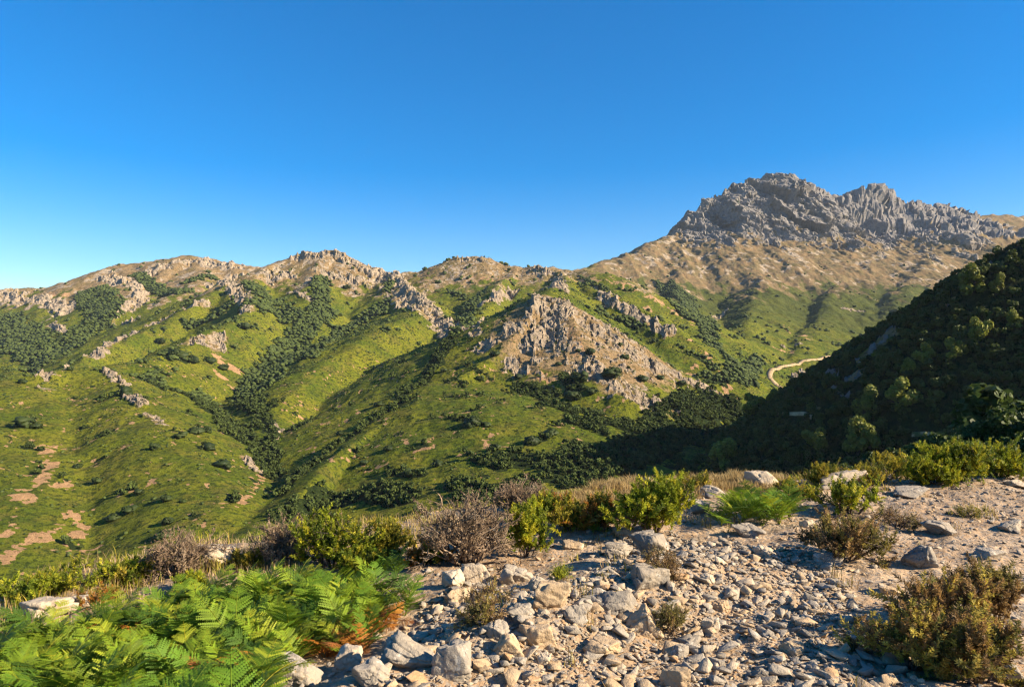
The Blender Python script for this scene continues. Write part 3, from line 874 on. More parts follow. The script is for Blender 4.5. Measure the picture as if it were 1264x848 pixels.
# far woods: lumpy crowns, smaller and simpler with distance
def woods(name, weight, dens, rad, kinds, label):
    tot = float(np.where(VIS, weight * AREA, 0).sum())
    n = int(tot * dens)
    P_ = scatter(weight, n); mb = MB()
    which = rng.integers(0, len(kinds), n)
    for k, (v, f) in enumerate(kinds):
        m = which == k; nn = int(m.sum())
        M = rots(nn, tilt=.15) * (rng.uniform(*rad, nn) * np.clip(np.hypot(*P_[m, :2].T) / 800, .75, 1.3))[:, None, None]
        mb.inst(v, f, M, P_[m] - np.array([0, 0, .5]), oak_tints(nn, bright=.06) * 1.15)
    o = mb.build(name, M_far)
    return tag(o, label, 'woodland' if 'wood' in name else 'scrub', kind='stuff')

NOTH = (onH < .3)
woods('woodland', sstep(.35, .8, FOf) * NOTH * (DIST > 170) * (DIST < 720), 1 / 12.0, (1.4, 4.0), [leafy_tree(240 + k, 230, .30, 6, .6) for k in range(5)],
      'dark green evergreen thickets along the gullies of the nearer hillsides')
woods('woodland', sstep(.35, .8, FOf) * NOTH * (DIST > 720) * (DIST < 2600), 1 / 13.0, (1.3, 3.9), [blob_tree(40 + k, 3, 1) for k in range(5)],
      'dark green evergreen woodland filling the valleys and gullies of the hills')
woods('scrub', NOTH * (DIST > 180) * (DIST < 1150) * (1 - FOf) * (1 - RKf) * (1 - SOf * .9) * sstep(-.3, .4, n3 + .6 * n2), 1 / 20.0, (.5, 1.5), [blob_tree(60 + k, 1, 1) for k in range(4)],
      'low green scrub dotted over the sunlit grassy hillsides')
woods('scrub', np.maximum(RKf, DRY) * NOTH * (DIST > 380) * (DIST < 1500) * sstep(-.2, .5, n2 + .4 * n3), 1 / 75.0, (.7, 1.5), [blob_tree(70 + k, 1, 1) for k in range(4)],
      'small dark shrubs rooted between the pale rocks of the slopes')

# single bushes that stand out on the slopes
BUSH = [(218, 441, 22), (239, 449, 16), (260, 450, 16), (275, 458, 15), (301, 407, 16), (179, 449, 9), (186, 474, 14), (154, 489, 20), (198, 424, 14), (32, 528, 26), (45, 530, 14), (223, 543, 18), (242, 536, 16), (256, 558, 18), (28, 475, 10), (86, 460, 9),
        (160, 632, 18), (205, 622, 16), (201, 667, 20), (207, 648, 14), (273, 579, 20), (192, 557, 13), (172, 612, 11), (226, 621, 9), (254, 536, 14), (583, 528, 24), (656, 550, 22), (714, 473, 26), (707, 496, 22), (732, 488, 16), (755, 470, 22), (793, 471, 14),
        (730, 438, 13), (772, 446, 13), (714, 437, 8), (428, 357, 11), (468, 504, 12), (420, 540, 10), (612, 441, 14), (592, 470, 10), (548, 460, 9), (612, 558, 14), (600, 527, 12), (640, 470, 12), (690, 450, 9), (815, 470, 10), (842, 480, 11), (765, 430, 8), (680, 540, 18), (540, 575, 16), (480, 560, 12), (505, 590, 16), (450, 575, 12), (120, 600, 12), (140, 640, 16), (95, 580, 10)]
bush_me = []
for k in range(6):
    v, f = blob_tree(80 + k, 5, 2); v2, f2 = leafy_tree(90 + k, 420, .2, 7, .7)
    mb = MB().add(v * .92, f, oak_tints(1)[0]); v2 = v2 * np.array([.95, .95, .8])
    mb.add(v2, f2, np.repeat(oak_tints(420), 5, 0))
    bush_me.append(mb.mesh('bush', M_bush))
for k, (px, py, wd) in enumerate(BUSH):
    p = Vector(hit(px, py)); rad = wd * .5 * p.y / F * 1.1
    o = link('bush', bush_me[k % 6], None, (p.x, p.y, at_ground(p.x, p.y) - .25 * rad))
    o.scale = (rad, rad * random.uniform(.9, 1.2), rad * random.uniform(.75, 1.0)); o.rotation_euler = (0, 0, random.uniform(0, 6.28))
    rocky = 600 < px and py < 500
    tag(o, 'dark round bush growing among the pale rocks of the central knoll' if rocky else 'dark round bush standing alone on the sunlit green hillside', 'bush',
        'bushes on the rocky knoll' if rocky else 'bushes dotted over the green hillsides')

# ================================================================== the wooded slope on the right
def limb_tree(seed):
    r = np.random.default_rng(seed); mb = MB()
    bend = r.normal(size=2) * .12
    pts = [np.array([bend[0] * t * t, bend[1] * t * t, -.25 + 1.1 * t]) for t in np.linspace(0, 1, 6)]
    v, f = tube(pts, np.linspace(.11, .05, 6), 7); mb.add(v, f, (.09, .07, .055))
    for k in range(7):
        a = r.uniform(0, 6.28); t0 = r.uniform(.35, 1); b = pts[int(t0 * 5)]
        e = b + np.array([math.cos(a) * .55, math.sin(a) * .55, r.uniform(.15, .6)])
        m_ = (b + e) / 2 + np.array([0, 0, .1])
        v, f = tube([b, m_, e], [.04, .028, .012], 5); mb.add(v, f, (.09, .07, .055))
    return mb.mesh('trunk', M_bark, True)
crown_me, trunk_me = [], []
for k in range(6):
    v, f = leafy_tree(110 + k, 2400, .13, 13, .8)
    crown_me.append(MB().add(v, f, np.repeat(oak_tints(2400) * 1.6, 5, 0)).mesh('crown', M_leaf))
    trunk_me.append(limb_tree(120 + k))
sunlit_me = []  # brighter copies of the crowns, sunlight put into the leaf tints
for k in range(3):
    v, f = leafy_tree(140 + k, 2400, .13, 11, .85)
    sunlit_me.append(MB().add(v, f, np.repeat(oak_tints(2400, bright=1.0), 5, 0)).mesh('crown', M_leaf))

def tree(p, rad, label, group=None, light=False, tall=1.0, k=None):
    k = random.randrange(6) if k is None else k
    t = thing('tree', label, 'tree', (p[0], p[1], p[2]), random.uniform(0, 6.28), group, (rad, rad, rad * tall))
    link('crown', sunlit_me[k % 3] if light else crown_me[k], t); link('trunk', trunk_me[k], t)
    return t

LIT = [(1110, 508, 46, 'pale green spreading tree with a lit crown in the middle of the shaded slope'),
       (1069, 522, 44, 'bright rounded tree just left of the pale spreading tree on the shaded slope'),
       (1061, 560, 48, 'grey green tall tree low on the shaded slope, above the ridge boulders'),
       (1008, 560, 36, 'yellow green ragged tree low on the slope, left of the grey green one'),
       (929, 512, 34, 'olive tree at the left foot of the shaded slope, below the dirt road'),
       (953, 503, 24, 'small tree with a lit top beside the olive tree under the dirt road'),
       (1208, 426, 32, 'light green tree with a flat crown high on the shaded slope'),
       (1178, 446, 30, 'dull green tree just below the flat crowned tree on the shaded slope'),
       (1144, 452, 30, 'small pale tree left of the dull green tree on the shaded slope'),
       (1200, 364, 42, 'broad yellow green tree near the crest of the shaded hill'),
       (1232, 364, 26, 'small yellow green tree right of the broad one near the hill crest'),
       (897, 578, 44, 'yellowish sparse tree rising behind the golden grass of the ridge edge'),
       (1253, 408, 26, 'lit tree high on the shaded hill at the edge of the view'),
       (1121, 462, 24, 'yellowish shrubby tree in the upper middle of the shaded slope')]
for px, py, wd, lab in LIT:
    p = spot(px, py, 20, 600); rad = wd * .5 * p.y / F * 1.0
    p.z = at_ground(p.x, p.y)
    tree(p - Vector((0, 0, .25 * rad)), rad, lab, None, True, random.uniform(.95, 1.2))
p = Vector(((1240 - 632) / F * 95, 95, 0)); p.z = at_ground(p.x, p.y)
tree(p, 6.8, 'large dark green tree filling the right edge just beyond the ridge', None, False, max(.6, (-2.6 - p.z) / 6.8 / 2.0), 2)

wH = onH * sstep(.2, .6, FO) * (1 - .93 * sstep(.2, .7, RK)) * (DIST > 48) * (DIST < 620)
PH = scatter(wH, 4300)
dH = np.hypot(PH[:, 0], PH[:, 1]); rH = rng.uniform(1.5, 3.3, len(PH)) * np.where(rng.uniform(size=len(PH)) < .25, .55, 1)
for (a, b) in ((980, 515), (1142, 541)):          # keep the tracks open
    q = np.array(spot(a, b, 20, 600)); keep = np.hypot(PH[:, 0] - q[0], PH[:, 1] - q[1]) > 6
    PH, dH, rH = PH[keep], dH[keep], rH[keep]
order = np.argsort(-rH / dH)
ind, rest = order[:235], order[235:]
for i in ind:
    p = PH[i]
    up = p[2] > -12
    tree(p - np.array([0, 0, .35 * rH[i]]), rH[i], 'dark evergreen tree crowded among others high on the shaded hill' if up else 'dark evergreen tree crowded among others on the lower shaded slope', 'trees high on the shaded hill' if up else 'trees on the lower shaded slope')
mb = MB()
small = [leafy_tree(160 + k, 330, .27, 7, .75) for k in range(5)]
which = rng.integers(0, 5, len(rest))
for k in range(5):
    m = rest[which == k]
    M = rots(len(m), tilt=.1) * rH[m][:, None, None]
    mb.inst(small[k][0], small[k][1], M, PH[m] - np.array([[0, 0, .3]]) * rH[m][:, None], oak_tints(len(m), bright=.15) * 1.35)
tag(mb.build('woodland', M_leaf), 'dense dark evergreen wood covering the shaded hill', 'woodland', kind='stuff')

# ================================================================== the ridge in front: stones
GREY = np.array([.29, .25, .198]); TAN = np.array([.40, .28, .16]); PALE = np.array([.46, .37, .26]); DARK = np.array([.18, .16, .135]); RUST = np.array([.42, .25, .12])
TINT = {'grey': GREY, 'tan': TAN, 'pale': PALE, 'dark': DARK, 'rust': RUST}

# (photo x, photo y of the foot, width px, height px, tint, depth/width, label)
ROCKS = [
    (945, 603, 48, 24, 'pale', .8, 'rounded pale boulder standing on the ridge edge behind the bright green fern clump'),
    (1042, 603, 88, 25, 'pale', .6, 'long low pale boulder on the ridge edge, larger neighbour of the rounded one'),
    (268, 702, 72, 38, 'pale', .8, 'cream weathered rock between grey dead bushes above the left ferns'),
    (40, 768, 78, 32, 'pale', .8, 'pale rock at the left edge beside the yellow green cushions'),
    (96, 755, 44, 20, 'pale', .8, 'smaller pale rock right beside the one at the left edge'),
    (362, 852, 80, 40, 'grey', .8, 'cracked rock at the right foot of the bracken patch'),
    (428, 826, 42, 30, 'pale', .8, 'light block wedged under the orange bracken'),
    (506, 828, 100, 40, 'grey', .7, 'long grey slab lying tilted below the middle of the scree'),
    (455, 846, 60, 32, 'grey', .8, 'grey slab in front of the long tilted slab, cut by the lower frame'),
    (553, 842, 62, 52, 'grey', .8, 'fissured grey block standing right of the long tilted slab'),
    (558, 726, 40, 26, 'pale', .8, 'left pale stone of the row under the dead heath bush'),
    (590, 720, 50, 30, 'pale', .8, 'large pale stone in the row under the dead heath bush'),
    (564, 746, 42, 24, 'tan', .8, 'tan stone below the row of pale stones'),
    (634, 722, 52, 22, 'grey', .8, 'flat grey stone right of the pale row'),
    (682, 754, 58, 42, 'tan', .8, 'big tan block with flat faces beside the brown tuft'),
    (666, 730, 34, 20, 'grey', .8, 'small grey stone perched behind the big tan block'),
    (643, 772, 38, 26, 'grey', .9, 'grey stone between the brown tuft and the big tan block'),
    (708, 770, 42, 26, 'grey', .8, 'grey wedge stone right below the big tan block'),
    (742, 742, 34, 18, 'grey', .9, 'low grey stone left of the tall grey outcrop'),
    (764, 690, 46, 26, 'grey', .8, 'grey stone at the left shoulder of the outcrop top'),
    (802, 686, 52, 40, 'dark', .8, 'tall grey crag block at the top of the outcrop'),
    (800, 730, 66, 40, 'dark', .8, 'large grey block in the middle of the outcrop'),
    (766, 764, 62, 38, 'dark', .8, 'dark grey block at the left foot of the outcrop'),
    (800, 788, 54, 46, 'tan', .8, 'upright tan block at the foot of the outcrop'),
    (665, 800, 60, 44, 'tan', .8, 'square tan stone leaning in the scree below the big tan block'),
    (627, 818, 52, 36, 'tan', .8, 'tan stone with a flat top left of the square one'),
    (611, 790, 42, 28, 'grey', .8, 'grey slab leaning just right of the pale fragments'),
    (748, 812, 58, 24, 'tan', .9, 'flat tan slab lying across the scree'),
    (672, 824, 22, 20, 'pale', .8, 'small pale cube shaped stone under the square tan stone'),
    (879, 782, 32, 26, 'pale', .8, 'pale upright stone in the centre of the scree'),
    (877, 724, 26, 16, 'pale', .8, 'pale chip stone above the centre of the scree'),
    (892, 758, 24, 16, 'rust', .8, 'rusty orange stone above the pale upright stone'),
    (838, 852, 48, 36, 'tan', .8, 'sandy yellow block at the lower frame'),
    (840, 812, 34, 22, 'grey', .8, 'grey stone above the sandy yellow block'),
    (944, 688, 26, 16, 'pale', .8, 'small light stone on the bare soil under the fern clump'),
    (925, 664, 50, 16, 'grey', .8, 'flat grey stone at the foot of the fern clump'),
    (998, 656, 24, 14, 'pale', .8, 'light stone between the fern clump and the brown shrub'),
    (1024, 700, 42, 18, 'grey', .8, 'light grey slab before the brown shrub'),
    (1145, 704, 50, 36, 'dark', .8, 'dark triangular stone on the soil right of the brown shrub'),
    (1102, 736, 32, 12, 'tan', .9, 'flat tan stone left of the big brown thicket'),
    (1132, 616, 56, 14, 'grey', .9, 'flat grey ledge stone near the right part of the ridge edge'),
    (1168, 660, 48, 18, 'grey', .9, 'grey flat stone on the soil, right of the low brown cushion'),
    (978, 812, 36, 20, 'tan', .9, 'rounded tan stone in the lower scree'),
    (940, 840, 34, 14, 'dark', .9, 'dark flat stone near the lower frame'),
    (1256, 846, 46, 30, 'grey', .8, 'grey stone at the lower right corner under the thicket'),
    (1226, 690, 40, 12, 'grey', .9, 'half buried grey slab above the big thicket'),
    (1252, 658, 36, 14, 'grey', .9, 'grey slab at the right edge of the soil'),
    (862, 636, 40, 22, 'grey', .8, 'grey stone between the green heath and the fern clump'),
    (884, 616, 44, 16, 'grey', .8, 'grey slanting rock behind the fern clump on the ridge edge'),
    (750, 606, 24, 10, 'pale', .8, 'leftmost small pale stone along the grassy ridge edge'),
    (802, 598, 22, 9, 'pale', .8, 'middle small pale stone along the grassy ridge edge'),
    (816, 602, 14, 10, 'grey', .8, 'tiny grey stone beside the middle pale stone of the edge'),
    (1258, 604, 40, 12, 'pale', .9, 'light flat rock at the right end of the ridge edge'),
    (770, 666, 34, 14, 'tan', .9, 'tan stone half buried in the shaded hollow'),
    (705, 680, 36, 12, 'tan', .9, 'tan flat stone on the bare earth left of the hollow'),
]
occupied = []
def rock_mesh(seed, tint, sub=5, squash=(1, .8, .6)):
    v, f = rock_shape(seed, sub, 12, (1, 1, 1), .055, .03)
    c = TINT[tint] if isinstance(tint, str) else tint
    return MB().add(v, f, c).mesh('rock', M_stone)
for k, (px, py, wd, ht, tn, dp, lab) in enumerate(ROCKS):
    p = spot(px, py - 1, 1.2, 15.5); s = p.y / F
    W_, H_ = wd * s * .84, ht * s * .8
    me = rock_mesh(900 + k * 3, TINT[tn] * random.uniform(.9, 1.1))
    dpt = max(W_ * dp, H_ * .7)
    o = link('rock', me, None, (p.x, p.y + dpt * .3, p.z + H_ * .30))
    o.scale = (W_ * 1.12, dpt, H_ * 1.3)
    o.rotation_euler = (random.uniform(-.15, .15), random.uniform(-.2, .2), random.uniform(-.5, .5))
    tag(o, lab, 'rock')
    occupied.append((p.x, p.y + dpt * .3, max(W_, dpt) * .45))

# loose stones: the 200 largest on their own, the rest as rubble
ST_T = [hull_shape(300 + k, 12 + k % 5, [(1, .8, .34), (1, .7, .24), (1, .85, .5), (1, .55, .36)][k % 4]) for k in range(16)]
SCREE = [(455, 848), (500, 800), (530, 740), (600, 710), (640, 740), (700, 720), (745, 690), (790, 660), (850, 668), (940, 676), (1010, 700), (1060, 740), (1095, 790), (1110, 848)]
def in_poly(px, py, poly):
    inside = np.zeros(len(px), bool); n = len(poly)
    for i in range(n):
        x0, y0 = poly[i]; x1, y1 = poly[(i + 1) % n]
        c = ((y0 > py) != (y1 > py)) & (px < (x1 - x0) * (py - y0) / (y1 - y0 + 1e-9) + x0)
        inside ^= c
    return inside
def ground_poly(poly):
    return [tuple(spot(a, min(b, 900), 1.0, 15.5)[:2]) for a, b in poly]
scree_g = ground_poly(SCREE + [(1150, 1100), (420, 1100)])
def stone_field(n, smin, smax, power, region):
    x = rng.uniform(-7, 10, n * 6); y = rng.uniform(1.6, 11.5, n * 6)
    a = np.arctan2(x, y); r = np.hypot(x, y); ok = (np.abs(a) < R(46)) & (r < np.interp(a, _ea, _er) + .4)
    x, y = x[ok], y[ok]
    if region is not None:
        wob = .25
        ok = in_poly(x + wob * perlin(x, y, 3), y + wob * perlin(x, y, 4), region)
        x, y = x[ok], y[ok]
    x, y = x[:n], y[:n]
    u = rng.uniform(size=len(x))
    return x, y, smin * (smax / smin) ** (u ** power)
fields = [stone_field(10500, .024, .145, 1.7, scree_g), stone_field(34000, .010, .05, 1.1, scree_g), stone_field(26000, .008, .09, 2.4, None)]
sx, sy, ss = [np.concatenate(q) for q in zip(*fields)]
# nothing but earth and ferns on the far left, and less between plants
leftish = (sx < -1.2 - .12 * sy + .4 * perlin(sx, sy, 9))
keep = ~(leftish & (rng.uniform(size=len(sx)) < .9))
for (ox, oy, orad) in occupied:
    keep &= ~((np.hypot(sx - ox, sy - oy) < orad * .8) & (ss < .12))
sx, sy, ss = sx[keep], sy[keep], ss[keep]
sz_ = at_ground_v(sx, sy)
n = len(sx)
pick = rng.uniform(size=n)
tints = np.where((pick < .50)[:, None], GREY, np.where((pick < .72)[:, None], TAN, np.where((pick < .86)[:, None], PALE * .85, np.where((pick < .95)[:, None], DARK, RUST * .9)))) * rng.uniform(.75, 1.15, (n, 1))
Mst = rots(n, tilt=.55); wh = rng.integers(0, 16, n)
appar = ss / np.hypot(sx, sy) * (np.abs(np.arctan2(sx, sy)) < R(37.5)) * (sy > 2.9)
order = np.argsort(-appar)
single, rest = order[:230], order[230:]
stone_mes = {}
def kindof(i):
    return 'grey' if pick[i] < .5 else 'tan' if pick[i] < .72 else 'pale' if pick[i] < .86 else 'dark' if pick[i] < .95 else 'rust'
WORD = {'grey': 'mid grey', 'tan': 'sandy tan', 'pale': 'pale cream', 'dark': 'dark grey', 'rust': 'rusty brown'}
for i in single:
    kd = kindof(i); key = (int(wh[i]), kd)
    if key not in stone_mes:
        v, f = ST_T[wh[i]]
        stone_mes[key] = MB().add(v, f, TINT[kd] * (.85 if kd == 'pale' else .95)).mesh('stone', M_stone)
    o = link('stone', stone_mes[key], None, (sx[i], sy[i], sz_[i] + ss[i] * .14))
    o.rotation_euler = Matrix(Mst[i].tolist()).to_euler(); o.scale = (ss[i] * 1.15,) * 3
    where = 'in the scree at our feet' if sy[i] < 4.2 else 'in the middle of the scree' if sy[i] < 6 else 'on the bare upper ground of the ridge'
    tag(o, 'loose angular %s stone lying %s' % (WORD[kd], where), 'stone', '%s stones %s' % (WORD[kd], where))
mb = MB()
for k in range(16):
    m = rest[wh[rest] == k]
    mb.inst(ST_T[k][0], ST_T[k][1], Mst[m] * ss[m][:, None, None], np.stack([sx[m], sy[m], sz_[m] + ss[m] * .12], -1), tints[m])
tag(mb.build('rubble', M_stone), 'small angular grey and tan rubble strewn over the ridge', 'rubble', kind='stuff')

# ================================================================== plants of the ridge
def sprig_template(seed, n, leaf, spread, flat=False):
    """an upright shoot, one unit long, set with small narrow leaves"""
    r = np.random.default_rng(seed)
    h = r.uniform(.08, 1, n); a = r.uniform(0, 2 * math.pi, n)
    up = r.uniform(.25, .9, n)
    d = np.stack([np.cos(a), np.sin(a), up], -1)
    L = leaf * (1.15 - .6 * h) * r.uniform(.7, 1.3, n)
    base = np.stack([0 * h, 0 * h, h], -1) + d * .01
    q = np.array([[0, -.16, 0], [0, .16, 0], [0, .10, .75], [0, -.02, 1.0]])
    M = frame_of(d) @ np.stack([np.stack([np.cos(a * 3), -np.sin(a * 3), 0 * a], -1), np.stack([np.sin(a * 3), np.cos(a * 3), 0 * a], -1), np.stack([0 * a, 0 * a, 0 * a + 1], -1)], 1)
    v = np.einsum('nij,vj->nvi', M * L[:, None, None], q) + base[:, None]
    v = v.reshape(-1, 3); v[:, :2] *= spread
    return v, np.arange(n * 4).reshape(n, 4)
SPR = [sprig_template(400 + k, 62, .22, .85) for k in range(4)]
SPR_THIN = [sprig_template(420 + k, 26, .17, .8) for k in range(4)]

def branch_net(seed, w_, h_, stems, levels=3, upright=.6):
    """forked stems of a shrub: returns tubes and the end points with directions"""
    r = np.random.default_rng(seed); tubes = []; tips = []
    def grow(p, d, L, rad, lev):
        n = 4; pts = [p]; dd = d
        for k in range(n):
            dd = dd + r.normal(size=3) * .16 + np.array([0, 0, .05]); dd /= np.linalg.norm(dd)
            pts.append(pts[-1] + dd * L / n)
        tubes.append((pts, np.linspace(rad, rad * .55, n + 1)))
        if lev == 0: tips.append((pts[-1], dd)); return
        for k in range(r.integers(2, 4)):
            b = pts[int(r.integers(2, n + 1))]
            nd = dd + r.normal(size=3) * .55 + np.array([0, 0, .12]); nd /= np.linalg.norm(nd)
            grow(b, nd, L * r.uniform(.55, .8), rad * .55, lev - 1)
        tips.append((pts[-1], dd))
    for k in range(stems):
        a = r.uniform(0, 6.28); lean = r.uniform(.15, 1.0) * (1 - upright) * 2.0
        d = np.array([math.cos(a) * lean, math.sin(a) * lean, 1.0]); d /= np.linalg.norm(d)
        grow(np.array([math.cos(a), math.sin(a), 0]) * r.uniform(0, .12), d, r.uniform(.38, .55), .022, levels)
    P_ = np.array([t[0] for t in tips])
    k = np.array([.5 / np.percentile(np.abs(P_[:, 0]), 95), .5 / np.percentile(np.abs(P_[:, 1]), 95), 1 / np.percentile(P_[:, 2], 96)])
    return tubes, P_, np.array([t[1] for t in tips]), k

GREEN = [(0.180, 0.216, 0.014), (0.276, 0.300, 0.017), (0.408, 0.372, 0.024), (0.108, 0.144, 0.012)]
THICKET = [(.28, .17, .06), (.38, .29, .06), (.18, .115, .05), (.44, .35, .06), (.15, .14, .035), (.32, .19, .06)]
OLIVE = [(0.312, 0.264, 0.026), (0.228, 0.216, 0.024), (0.420, 0.324, 0.036), (0.132, 0.144, 0.018)]
BROWN = [(.27, .165, .065), (.34, .22, .085), (.18, .115, .05), (.32, .25, .06), (.15, .13, .035)]
RUSTY = [(.42, .19, .03), (.34, .16, .03), (.28, .22, .03), (.16, .19, .02)]
DEADC = [(.32, .22, .135), (.24, .165, .10), (.40, .30, .19)]
STRAW = [(.42, .30, .12), (.50, .37, .17), (.34, .23, .09)]

def shrub(px, py, wd, ht, palette, label, seed, kind='shrub', leafy=1.0, shoot=.20, stems=10, thin=False, twig=(.15, .11, .085), depth=.9, sink=.03, cat='shrub', group=None):
    p = spot(px, py, 1.2, 16); s = p.y / F
    W_, H_ = wd * s, ht * s
    tubes, tips, dirs, k = branch_net(seed, 1, 1, stems, 3)
    sc = np.array([W_, W_ * depth, H_]) * k
    r = np.random.default_rng(seed + 1)
    t = thing(kind, label, cat, (p.x, p.y + W_ * depth * .35, at_ground(p.x, p.y + W_ * depth * .35) - sink), 0, group)
    mb = MB()
    for pts, rad in tubes:
        v, f = tube(np.array(pts) * sc, np.clip(rad, .007, .03) * min(1.0, W_) * .9, 3 if rad[0] < .012 else 5)
        mb.add(v, f, np.array(twig) * r.uniform(.75, 1.25))
    mb.build('stems', M_bark, t)
    if leafy > 0:
        n = len(tips); rep_ = max(1, int(round(leafy * 420 / n * max(.35, min(1.4, W_ * H_ / .35)))))
        T = np.repeat(tips * sc, rep_, 0); D = np.repeat(dirs, rep_, 0); m = len(T)
        D = D + r.normal(size=(m, 3)) * .38 + np.array([0, 0, .45])
        L = shoot * r.uniform(.55, 1.15, m) * (H_ / .5) ** .4
        T = T + r.normal(size=(m, 3)) * np.array([.05, .05, .045]) * (rep_ > 1) - (D / np.linalg.norm(D, axis=1, keepdims=True)) * (L * .6)[:, None]
        pal = np.array(palette)
        # neighbouring shoots share a hue
        hue = (fbm(T[:, 0] / .22 + seed, T[:, 1] / .22 + T[:, 2] / .2, 1.0, 2, seed) * .9 + .5) * len(pal) + r.normal(size=m) * .6
        tn = pal[np.clip(hue.astype(int), 0, len(pal) - 1)] * r.uniform(.7, 1.25, (m, 1))
        which = r.integers(0, 4, m); fb = MB()
        for q in range(4):
            mm = which == q
            v, f = (SPR_THIN if thin else SPR)[q]
            fb.inst(v, f, frame_of(D[mm]) * L[mm][:, None, None], T[mm], tn[mm])
        fb.build('foliage', M_leaf, t)
    occupied.append((p.x, p.y + W_ * .3, W_ * .4))
    return t

SHRUBS = [
    (575, 704, 112, 84, DEADC, 'wide grey brown dead heath bush, the tallest in the middle of the ridge', .45, True, 16),
    (640, 640, 70, 42, DEADC, 'dead grey brown bush rising behind the tall dead heath', .4, True, 12),
    (348, 700, 72, 52, DEADC, 'mauve grey dead bush right of the cream rock on the left', .5, True, 12),
    (208, 716, 80, 54, DEADC, 'straggly dead grey bush left of the cream rock', .5, True, 12),
    (402, 706, 86, 66, GREEN, 'yellow green heath with bare white stems above the bracken', .8, False, 10),
    (470, 690, 62, 44, OLIVE, 'olive green heath between the white stemmed one and the dead heath', .9, False, 9),
    (648, 692, 52, 60, GREEN, 'fresh green upright heath touching the right side of the dead heath', 1.1, False, 10),
    (664, 656, 44, 38, GREEN, 'green heath behind the fresh upright one', 1.0, False, 9),
    (702, 660, 52, 40, OLIVE, 'olive and yellow heath in the row along the edge', 1.0, False, 9),
    (738, 656, 46, 42, RUSTY, 'orange and green heath at the right end of the edge row', 1.0, False, 9),
    (812, 664, 82, 62, GREEN, 'dense green heath bush alone left of the fern clump', 1.4, False, 12),
    (1064, 643, 78, 42, GREEN, 'low green heath on the soil before the long pale boulder', 1.1, False, 10),
    (1062, 698, 92, 54, BROWN, 'rounded brown and olive shrub in the middle of the right hand ground', 1.0, False, 12),
    (1118, 656, 64, 26, BROWN, 'low brown cushion right of the low green heath', .9, True, 10),
    (1140, 836, 98, 76, THICKET, 'dark olive shrub at the left of the big brown thicket', 1.1, False, 12),
    (1192, 808, 108, 78, THICKET, 'brown bushy shrub in the middle of the thicket at right', 1.1, False, 13),
    (1246, 786, 84, 72, BROWN, 'orange brown shrub at the right rear of the thicket', 1.0, False, 12),
    (1222, 852, 100, 80, THICKET, 'yellowish shrub at the front of the thicket near the lower right corner', 1.0, False, 12),
    (602, 776, 70, 52, BROWN, 'brown straw coloured tuft among the stones below the dead heath', .8, True, 14),
    (818, 722, 50, 38, BROWN, 'brown tuft growing on the large grey outcrop block', .7, True, 12),
    (828, 790, 44, 38, BROWN, 'tan tuft beside the upright tan block', .7, True, 12),
    (62, 740, 72, 28, GREEN, 'yellow green cushion at the far left of the edge', 1.2, False, 10),
    (132, 728, 62, 26, GREEN, 'yellow green cushion right of the far left one', 1.2, False, 10),
    (1086, 603, 66, 26, OLIVE, 'yellow brown low shrub right of the long pale boulder on the edge', 1.0, False, 9),
    (1156, 600, 56, 40, GREEN, 'bright green bush on the edge left of a taller one', 1.2, False, 10),
    (1200, 598, 58, 46, GREEN, 'tall bright green bush on the right part of the edge', 1.2, False, 10),
    (1246, 594, 54, 38, GREEN, 'bright green bush at the right end of the edge', 1.2, False, 10),
    (1020, 600, 34, 26, OLIVE, 'small olive bush between the two pale boulders', 1.0, False, 8),
    (1205, 642, 44, 16, OLIVE, 'flat olive cushion on the stony soil at right', .9, True, 9),
    (18, 752, 48, 30, GREEN, 'yellow green cushion cut by the left frame', 1.2, False, 8),
    (172, 722, 46, 30, OLIVE, 'olive yellow plant left of the straggly dead bush', 1.0, False, 8),
    (232, 736, 44, 26, GREEN, 'small green plant in front of the straggly dead bush, at the back of the bracken', 1.0, False, 8),
    (110, 752, 44, 22, RUSTY, 'low rusty and green plant between the bracken and the yellow cushions', .9, False, 8),
    (440, 712, 52, 34, GREEN, 'low yellow green plant at the back edge of the bracken, under the white stems', 1.0, False, 8),
    (520, 700, 50, 34, RUSTY, 'low orange and green plant at the left foot of the tall dead heath', .8, False, 8),
    (300, 706, 40, 24, OLIVE, 'small olive plant between the cream rock and the mauve dead bush', .9, False, 8),
    (680, 640, 40, 30, RUSTY, 'rust coloured heath behind the edge row', .9, False, 8),
    (860, 610, 40, 22, OLIVE, 'straw green low plant on the grassy edge left of the rounded boulder', .9, False, 8),
    (990, 618, 44, 22, OLIVE, 'yellow low plant in front of the gap between the pale boulders', .9, False, 8),
    (1112, 590, 40, 26, OLIVE, 'yellow brown bush on the edge next to the bright green ones', .9, False, 8),
    (690, 718, 26, 20, GREEN, 'small green plant at the end of the shaded hollow', .5, True, 8),
]
for k, (px, py, wd, ht, pal, lab, leafy, thin, stems) in enumerate(SHRUBS):
    dead = pal is DEADC
    shrub(px, py, wd, ht, pal, lab, 500 + 7 * k, leafy=leafy, thin=thin, stems=stems + (10 if dead else 0), twig=(.30, .215, .14) if dead else (.15, .11, .085), shoot=.15 if thin else .19)

